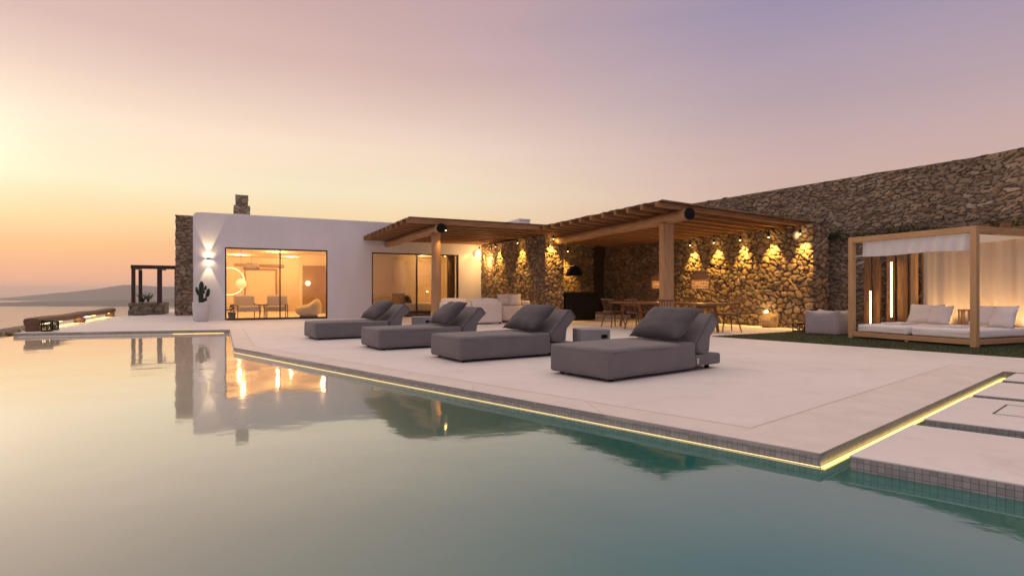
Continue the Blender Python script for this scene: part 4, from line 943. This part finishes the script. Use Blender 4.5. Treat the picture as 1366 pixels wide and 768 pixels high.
# pillows on the cabana
def cab_pillow(x, y, w, h, th, lab_, mat='white_cloth', tilt=68, rz=0, z=None):
    p = tag(build('cabana_pillow', pillow_bm(w, h, th, x * 3 + y, wr=.008), mat, None, True), lab_, 'pillow', 'pillows on the cabana mattresses')
    p.matrix_world = DM @ Matrix.Translation((x, y, (z or .31) + h / 2 * .95)) @ Matrix.Rotation(R(rz), 4, 'Z') @ Matrix.Rotation(R(-90), 4, 'Z') @ Matrix.Rotation(R(tilt), 4, 'X')
cab_pillow(1.72, -.50, .74, .46, .18, 'large white pillow at the back left of the cabana')
cab_pillow(1.55, -.92, .48, .44, .18, 'smaller white pillow right of the large left one in the cabana', rz=-8)
cab_pillow(1.72, -1.78, .84, .46, .18, 'large white pillow seen right of the front cabana post')
cab_pillow(1.50, -2.08, .46, .44, .18, 'pale pillow standing at the right edge of the photo in the cabana', 'white_cloth', rz=-6)
wl = thing('wooden_lantern', DM @ Vector((1.75, -1.30, .315)), DR, 'slatted wooden lantern between the cabana pillows', 'lantern')
bm = BM()
for (x, y) in ((-.09, -.09), (.09, -.09), (-.09, .09), (.09, .09), (0, -.09), (-.09, 0), (.09, 0), (0, .09)): box(bm, x - .012, x + .012, y - .012, y + .012, .02, .30)
build('slats', bm, 'teak_z', wl); bm = BM(); box(bm, -.11, .11, -.11, .11, 0, .02); box(bm, -.11, .11, -.11, .11, .301, .33); build('cap', bm, 'teak_x', wl)
# timber palisade behind the cabana
pal = thing('timber_palisade', DM @ Vector((2.5, 1.5, 0)), DR, 'row of uneven upright timber planks behind the cabana', 'timber screen')
rg4 = random.Random(12); y = 0; k = 0
while y > -4.9:
    w = rg4.uniform(.13, .26); h = rg4.uniform(2.2, 2.42) + (.14 if y < -2.6 else 0); dx = rg4.uniform(-.04, .05)
    bm = BM(); n_ = 9; pf = []
    for q in range(n_):
        z = h * q / (n_ - 1); wo = .018 * noise.noise(Vector((k, z * 1.2, 0)))
        pf.append([bm.verts.new(v) for v in ((dx, y - w + wo, z), (dx, y + wo, z), (dx + .055, y + wo, z), (dx + .055, y - w + wo, z))])
    for a, b_ in zip(pf, pf[1:]):
        for q in range(4): bm.faces.new((a[q], a[(q + 1) % 4], b_[(q + 1) % 4], b_[q]))
    bm.faces.new(pf[0][::-1]); bm.faces.new(pf[-1]); build('plank', bm, 'plank', pal, bev=.008, seg=1)
    y -= w + rg4.choice((.03, .06, .12, .16)); k += 1
def tube_lamp(px, h0, h1, lab_):
    # position along the palisade from the column it stands in front of
    r_ = (px - 683) / 760; x_ = 2.36; o = Vector((7.40, 12.46)) + Vector((.923, .384)) * x_; d = Vector((-.384, .923)); k_ = (r_ * o.y - o.x) / (d.x - r_ * d.y)
    p = o + d * k_; t_ = thing('tube_lamp', (p.x, p.y, 0), DR, lab_, 'tube lamp', 'glowing tube lamps by the palisade')
    bm = BM(); tube(bm, [(0, 0, h0), (0, 0, h1)], .016, 10); build('light_tube', bm, 'tube', t_)
    bm = BM(); tube(bm, [(.02, 0, 0), (.02, 0, h1 + .02)], .012, 8); build('pole', bm, 'darkwood', t_); bm = BM(); lathe(bm, [(.09, 0), (.09, .02), (.02, .03)], 16); build('base', bm, 'blackmetal', t_)
tube_lamp(1161, .22, 1.03, 'shorter glowing tube lamp at the left of the palisade')
tube_lamp(1189, .40, 1.74, 'taller glowing tube lamp in the middle of the palisade')
for y_, lb in ((-.75, 'added low uplight, unseen behind the left part of the cabana curtain'), (-1.45, 'added low uplight, unseen behind the middle of the cabana curtain'), (-2.15, 'added low uplight, unseen behind the right part of the cabana curtain')):
    wl_ = thing('added_uplight', DM @ Vector((2.36, y_, .0)), DR, lb, 'uplight', 'added uplights behind the cabana')
    bm = BM(); lathe(bm, [(.05, 0), (.05, .05), (.03, .06)], 12); build('housing', bm, 'blackmetal', wl_)
    lamp('SPOT', 'curtain_fill', (0, 0, .09), 95, (1, .60, .26), wl_, .04, 105, .9, target=(-.12, 0, 2))  # added lights hidden behind the cloth to make the curtain glow
# creeper growth on the retaining wall
def creeper(k0, k1, z0, z1, nl, lab_, mat='leaf', seed=1):
    rg5 = random.Random(seed); bm = BM(); bs = BM(); c_ = rw0 + rd * ((k0 + k1) / 2)
    cr = thing('creeping_plant', (c_.x, c_.y, (z0 + z1) / 2), 0, lab_, 'plant', 'plants growing in the retaining wall')
    cl5 = [(rg5.uniform(k0, k1), rg5.uniform(z0, z1), rg5.uniform(.12, .38)) for _ in range(16)]
    for _ in range(nl):
        ck, cz_, cr_ = rg5.choice(cl5); k_ = rg5.gauss(ck, cr_); z_ = rg5.gauss(cz_, cr_ * .35); off = -abs(rg5.gauss(.06, .05)) - .05
        p = rw0 + rd * k_ + rn * off; P = Vector((p.x - c_.x, p.y - c_.y, z_ - (z0 + z1) / 2)); s_ = rg5.uniform(.015, .035)
        a_ = Vector((rg5.uniform(-1, 1), rg5.uniform(-1, 1), rg5.uniform(-.6, .6))).normalized() * s_; b5 = Vector((rg5.uniform(-1, 1), rg5.uniform(-1, 1), rg5.uniform(-1, 1))).normalized() * s_ * .6
        bm.faces.new([bm.verts.new(q) for q in (P - a_, P + b5, P + a_, P - b5)])
    build('leaves', bm, mat, cr)
    for ck, cz_, cr_ in cl5[:8]:
        p = rw0 + rd * ck + rn * -.07; P = Vector((p.x - c_.x, p.y - c_.y, cz_ - (z0 + z1) / 2)); tube(bs, [P, P + Vector((rd.x, rd.y, 0)) * cr_ + Vector((0, 0, -.12))], .006, 4)
    build('stems', bs, 'darkwood', cr)
creeper(-.9, 1.6, 2.35, 2.6, 2600, 'long patch of low greenery in the stone wall above the left half of the cabana', 'leaf', 2)
creeper(-3.4, -2.0, 2.25, 2.55, 1800, 'bushy warm lit greenery in the stone wall at the right edge above the palisade', 'leaf_warm', 5)
creeper(2.4, 3.9, 2.75, 2.95, 800, 'small patch of greenery on the stone wall just right of the larger pergola roof', 'leaf', 8)

# pouf and lantern by the lawn
pf_ = thing('pouf', (7.62, 13.72, 0), R(38), 'pale grey square bean pouf on the lawn left of the cabana', 'pouf')
bm = BM(); cushion_box(bm, -.38, .38, -.38, .38, .0, .57, .05, .02, 9)
for v in bm.verts:
    c_ = min(1, (abs(v.co.x) / .38)) ** 3 * min(1, (abs(v.co.y) / .38)) ** 3; v.co.z += .07 * c_ * sstep(.3, .57, v.co.z) - .03 * (1 - c_) * sstep(.4, .57, v.co.z) + noise.noise(v.co * 6) * .012
build('bag', bm, 'pouf', pf_, True)
bm = BM(); tube(bm, [(-.38, -.385, .03), (-.385, -.385, .56)], .007, 6); tube(bm, [(.38, -.385, .03), (.385, -.385, .56)], .007, 6); build('seam', bm, 'pouf', pf_)
ll = thing('lantern', (7.42, 14.62, 0), R(20), 'low dark metal lantern beside the pouf at the foot of the rubble wall', 'lantern')
bm = BM(); box(bm, -.17, .17, -.12, .12, .0, .025); box(bm, -.17, .17, -.12, .12, .19, .215)
for x in (-.16, 0, .16):
    for y_ in (-.11, .11): box(bm, x - .01, x + .01, y_ - .01, y_ + .01, .026, .189)
build('cage', bm, 'blackmetal', ll); bm = BM(); tube(bm, [(-.08, 0, .026), (-.08, 0, .12)], .03, 12); tube(bm, [(.08, 0, .026), (.08, 0, .10)], .03, 12); build('candles', bm, 'cream', ll)

# ------------------------------------------------------------------ left terrace: bench, lanterns, planter pergola
bn_ = thing('timber_bench', H(-4.36, -4.35), HR, 'long weathered timber bench along the terrace edge above the sea', 'bench')
bm = BM(); pts = [Vector((.0, y_, .255 + .012 * math.sin(y_ * 1.4))) for y_ in np.linspace(0, 10.5, 20)]
vs = []
for p in pts:
    j_ = noise.noise(p * .9) * .02; vs.append([bm.verts.new((p.x + a_ + j_, p.y, p.z + b_)) for a_, b_ in ((-.16, -.085), (.16, -.085), (.17, .05), (.10, .085), (-.12, .085), (-.17, .04))])
for a, b_ in zip(vs, vs[1:]):
    for q in range(6): bm.faces.new((a[q], a[(q + 1) % 6], b_[(q + 1) % 6], b_[q]))
bm.faces.new(vs[0][::-1]); bm.faces.new(vs[-1]); build('bench_beam', bm, 'bench', bn_, bev=.012, seg=1)
for y_ in (.12, 5.0, 10.2): bm = BM(); box(bm, -.13, .15, y_ - .13, y_ + .13, 0, .168); build('support_block', bm, 'bench', bn_, bev=.015)
bm = BM(); box(bm, -.02, .02, .3, 10.0, .145, .160); build('under_light', bm, 'bench_led', bn_)
def glass_lantern(x, y, w, h, lab_):
    l = thing('lantern', H(x, y), HR, lab_, 'lantern', 'dark lanterns beside the timber bench')
    bm = BM(); box(bm, -w / 2, w / 2, -w / 2, w / 2, 0, .03); box(bm, -w / 2, w / 2, -w / 2, w / 2, h - .03, h)
    for sx in (-1, 1):
        for sy in (-1, 1): cx_, cy_ = sx * (w / 2 - .015), sy * (w / 2 - .015); box(bm, cx_ - .012, cx_ + .012, cy_ - .012, cy_ + .012, .03, h - .03)
    build('frame', bm, 'blackmetal', l); bm = BM(); tube(bm, [(0, 0, .031), (0, 0, h * .55)], w * .2, 12); build('candle', bm, 'tan', l)
    bm = BM(); q = w / 2 - .02; box(bm, -q, q, -q, q, .032, h - .032); build('glass', bm, 'smoked', l)
glass_lantern(-4.02, -4.42, .21, .30, 'dark square lantern nearest the pool at the bench end')
glass_lantern(-4.0, -3.85, .17, .24, 'smaller dark lantern behind the square one by the bench')
# lower planter and small pergola in the distance
pl_ = stonework('stone_planter', [h2(-3.91, 7.6), h2(TX(213, -8.3) + .15, 8.0), h2(TX(213, -8.3) + .15, 10.5), h2(-3.91, 13.5)], -1.5, .52, 'stone_grey', None, (.3, .15), .06, .04, 71)
tag(pl_, 'low dark stone planter wall left of the tall stone wall', 'planter')
bm = BM(); slab(bm, [h2(-3.25, 6.6), h2(-1.2, 6.6), h2(-1.2, 18), h2(-3.25, 18)], -.6, -.02, 0, 0); tag(build('path', bm, 'deck'), kind='structure')
xa, xc, xd = TX(178, -8.3), TX(213, -8.3), TX(234.5, -8.3)
sp = thing('small_pergola', H(xa, 8.3, 0), HR, 'small bare dark timber pergola frame at the far left beside the tall stone wall', 'pergola')
r_ = (188 - 683) / 760; yb_ = next(q / 50 for q in range(5, 400) if TX(188, -8.3 - q / 50) < xa + .02)
for (x, y_, w_) in ((0, 0, .075), (0, yb_, .075), (xc - xa, 0, .095), (xd - xa, 0, .05)):
    bm = BM(); box(bm, x - w_, x + w_, y_ - w_, y_ + w_, -.6, 2.09); build('post', bm, 'darkwood', sp, bev=.006)
bm = BM(); box(bm, -.1, xd - xa + .1, -.06, .06, 2.092, 2.26); build('beam', bm, 'darkwood', sp)
for x in (0, xc - xa): bm = BM(); box(bm, x - .05, x + .05, .062, yb_ + .1, 2.10, 2.25); build('beam', bm, 'darkwood', sp)
for i, (y_, l5) in enumerate(((9.2, 'dark wispy plant in the stone planter under the small pergola'), (11.0, 'second dark wispy plant farther back in the stone planter'))):
    rg6 = random.Random(i); bm = BM(); pt = thing('planter_plant', H(-3.6, y_, .5), 0, l5, 'plant', 'plants in the stone planter')
    for _ in range(26):
        a_ = rg6.uniform(0, 6.28); l_ = rg6.uniform(.25, .6); e = Vector((math.cos(a_) * l_ * .6, math.sin(a_) * l_ * .6, l_ * .9)); tube(bm, [(0, 0, 0), e * .5 + Vector((0, 0, .08)), e], [.01, .008, .003], 4)
        for _ in range(5):
            p = e * rg6.uniform(.6, 1.0); s_ = .03; bm.faces.new([bm.verts.new(p + Vector((rg6.uniform(-s_, s_), rg6.uniform(-s_, s_), rg6.uniform(-s_, s_)))) for _ in range(3)])
    build('foliage', bm, 'cactus', pt)

# ------------------------------------------------------------------ furniture behind the glass
def armchair(x, y, rz, lab_):
    a = thing('armchair', H(x, y, .02), HR + R(rz), lab_, 'armchair', 'armchairs in the lit living room')
    bm = BM(); cushion_box(bm, -.36, .36, -.36, .32, .28, .46, .04, .01, x); build('seat', bm, 'cream', a, True)
    bm = BM(); cushion_box(bm, -.36, .36, .30, .46, .40, .86, .05, .01, x); build('backrest', bm, 'cream', a, True)
    for sx in (-1, 1):
        bm = BM(); tube(bm, [(sx * .38, -.34, 0), (sx * .38, -.30, .5), (sx * .38, .36, .54), (sx * .38, .44, 0)], .022, 6); build('arm_frame', bm, 'table', a)
armchair(.72, .95, 12, 'left wooden framed cream armchair behind the first glass door')
armchair(1.75, .95, -10, 'right wooden framed cream armchair behind the first glass door')
st = thing('indoor_side_table', H(1.24, .8, .02), HR, 'small round wooden table between the two armchairs', 'side table')
bm = BM(); lathe(bm, [(.2, .50), (.2, .53)], 20); build('top', bm, 'chairwood', st)
for a_ in range(3): bm = BM(); tube(bm, [(.05 * math.cos(a_ * 2.1), .05 * math.sin(a_ * 2.1), .50), (.16 * math.cos(a_ * 2.1), .16 * math.sin(a_ * 2.1), 0)], .015, 6); build('leg', bm, 'chairwood', st)
bc = thing('bubble_armchair', H(2.95, 1.0, .02), HR, 'rounded cream armchair behind the right pane of the first glass door', 'armchair')
bm = BM(); bmesh.ops.create_uvsphere(bm, u_segments=24, v_segments=14, radius=1)
for v in bm.verts:
    c_ = v.co.copy(); z = .26 + c_.z * .24; k_ = sstep(-.2, .8, c_.x) * sstep(0, 1, c_.z + .3); v.co = Vector((c_.x * .50, c_.y * .42, z + .30 * k_))
build('shell', bm, 'cream', bc, True); bm = BM(); lathe(bm, [(.34, 0), (.36, .03), (.34, .06)], 20); build('plinth', bm, 'darkwood', bc)
pd = thing('drum_pendant_lamp', H(.95, 3.2, 1.95), HR, 'grey drum lampshade hanging in the living room', 'pendant lamp')
bm = BM(); lathe(bm, [(.34, 0), (.22, .26), (.20, .262)], 24); build('lamp_shade', bm, 'shade', pd, True); bm = BM(); tube(bm, [(0, 0, .26), (0, 0, .8)], .006, 6); build('cord', bm, 'black', pd)
gb = thing('globe_lamp', H(.55, 2.6, 1.35), HR, 'glowing globe lamp at the left in the living room', 'lamp')
bm = BM(); bmesh.ops.create_uvsphere(bm, u_segments=20, v_segments=12, radius=.2); build('globe', bm, 'amber_globe', gb, True); bm = BM(); tube(bm, [(0, 0, .2), (0, 0, 1.38)], .006, 6); build('cord', bm, 'black', gb)
rl = thing('ring_mirror', H(.1, 8.48, 1.55), HR, 'round backlit disc on the far living room wall', 'wall mirror')
bm = BM(); tube(bm, [(0, 0, 0), (0, .05, 0)], .62, 40); build('disc', bm, 'inner', rl); bm = BM(); tube(bm, [(.66 * math.cos(a_), .03, .66 * math.sin(a_)) for a_ in np.linspace(0, 2 * math.pi, 41)], .02, 6, False); build('light_ring', bm, 'glow_globe', rl)
g2_ = thing('globe_lamp', H(3.35, 4.9, 1.42), HR, 'small bright globe lamp at the right in the living room', 'lamp')
bm = BM(); bmesh.ops.create_uvsphere(bm, u_segments=16, v_segments=10, radius=.1); build('globe', bm, 'bulb', g2_, True); bm = BM(); tube(bm, [(0, 0, -.1), (0, .25, -.1)], .01, 6); build('bracket', bm, 'frame', g2_)
ip = thing('indoor_plant', H(.22, 1.3, .02), 0, 'dark leafy plant on a low stand at the left of the living room', 'plant')
bm = BM(); lathe(bm, [(.12, 0), (.14, .22), (.10, .23)], 14); build('pot', bm, 'black', ip); bm = BM(); rg7 = random.Random(2)
for _ in range(120):
    d_ = Vector((rg7.gauss(0, 1), rg7.gauss(0, 1), rg7.gauss(.6, .8))).normalized() * rg7.uniform(.1, .26); p = Vector((0, 0, .34)) + d_; bm.faces.new([bm.verts.new(p + Vector((rg7.uniform(-.05, .05), rg7.uniform(-.05, .05), rg7.uniform(-.05, .05)))) for _ in range(3)])
build('leaves', bm, 'cactus', ip)
# bedroom
bd = thing('bed', H(7.0, 1.7, .02), HR, 'low bed with cream cover behind the second glass door', 'bed')
bm = BM(); cushion_box(bm, -.2, 1.6, -.8, .8, .18, .52, .06, .02, 3); build('mattress', bm, 'cream', bd, True); bm = BM(); box(bm, -.2, 1.6, -.8, .8, 0, .175); build('base', bm, 'darkwood', bd)
bm = BM(); box(bm, -.32, -.205, -.9, .9, 0, .95); build('headboard', bm, 'tan', bd, bev=.02)
for s_ in (-1, 1): bp = pillow_bm(.6, .4, .18, s_); o = build('pillow', bp, 'fabric_dark', bd, True); o.matrix_basis = Matrix.Translation((.05, s_ * .4, .68)) @ Matrix.Rotation(R(90), 4, 'Z') @ Matrix.Rotation(R(60), 4, 'X')

# ------------------------------------------------------------------ haze
bm = BM(); box(bm, -8500, 5500, -600, 7400, -61.2, 62)
m = bpy.data.materials.new('haze'); m.use_nodes = True; t = m.node_tree; t.nodes.clear()
o_ = t.nodes.new('ShaderNodeOutputMaterial'); pv = t.nodes.new('ShaderNodeVolumePrincipled'); pv.inputs['Color'].default_value = (.96, .92, .92, 1); pv.inputs['Density'].default_value = .00013; pv.inputs['Anisotropy'].default_value = .3
t.links.new(pv.outputs[0], o_.inputs['Volume']); MT['haze'] = m
tag(build('haze', bm, 'haze'), kind='stuff')['label'] = 'thin warm evening haze over the sea and the distant hills'
SC.cycles.volume_bounces = 1
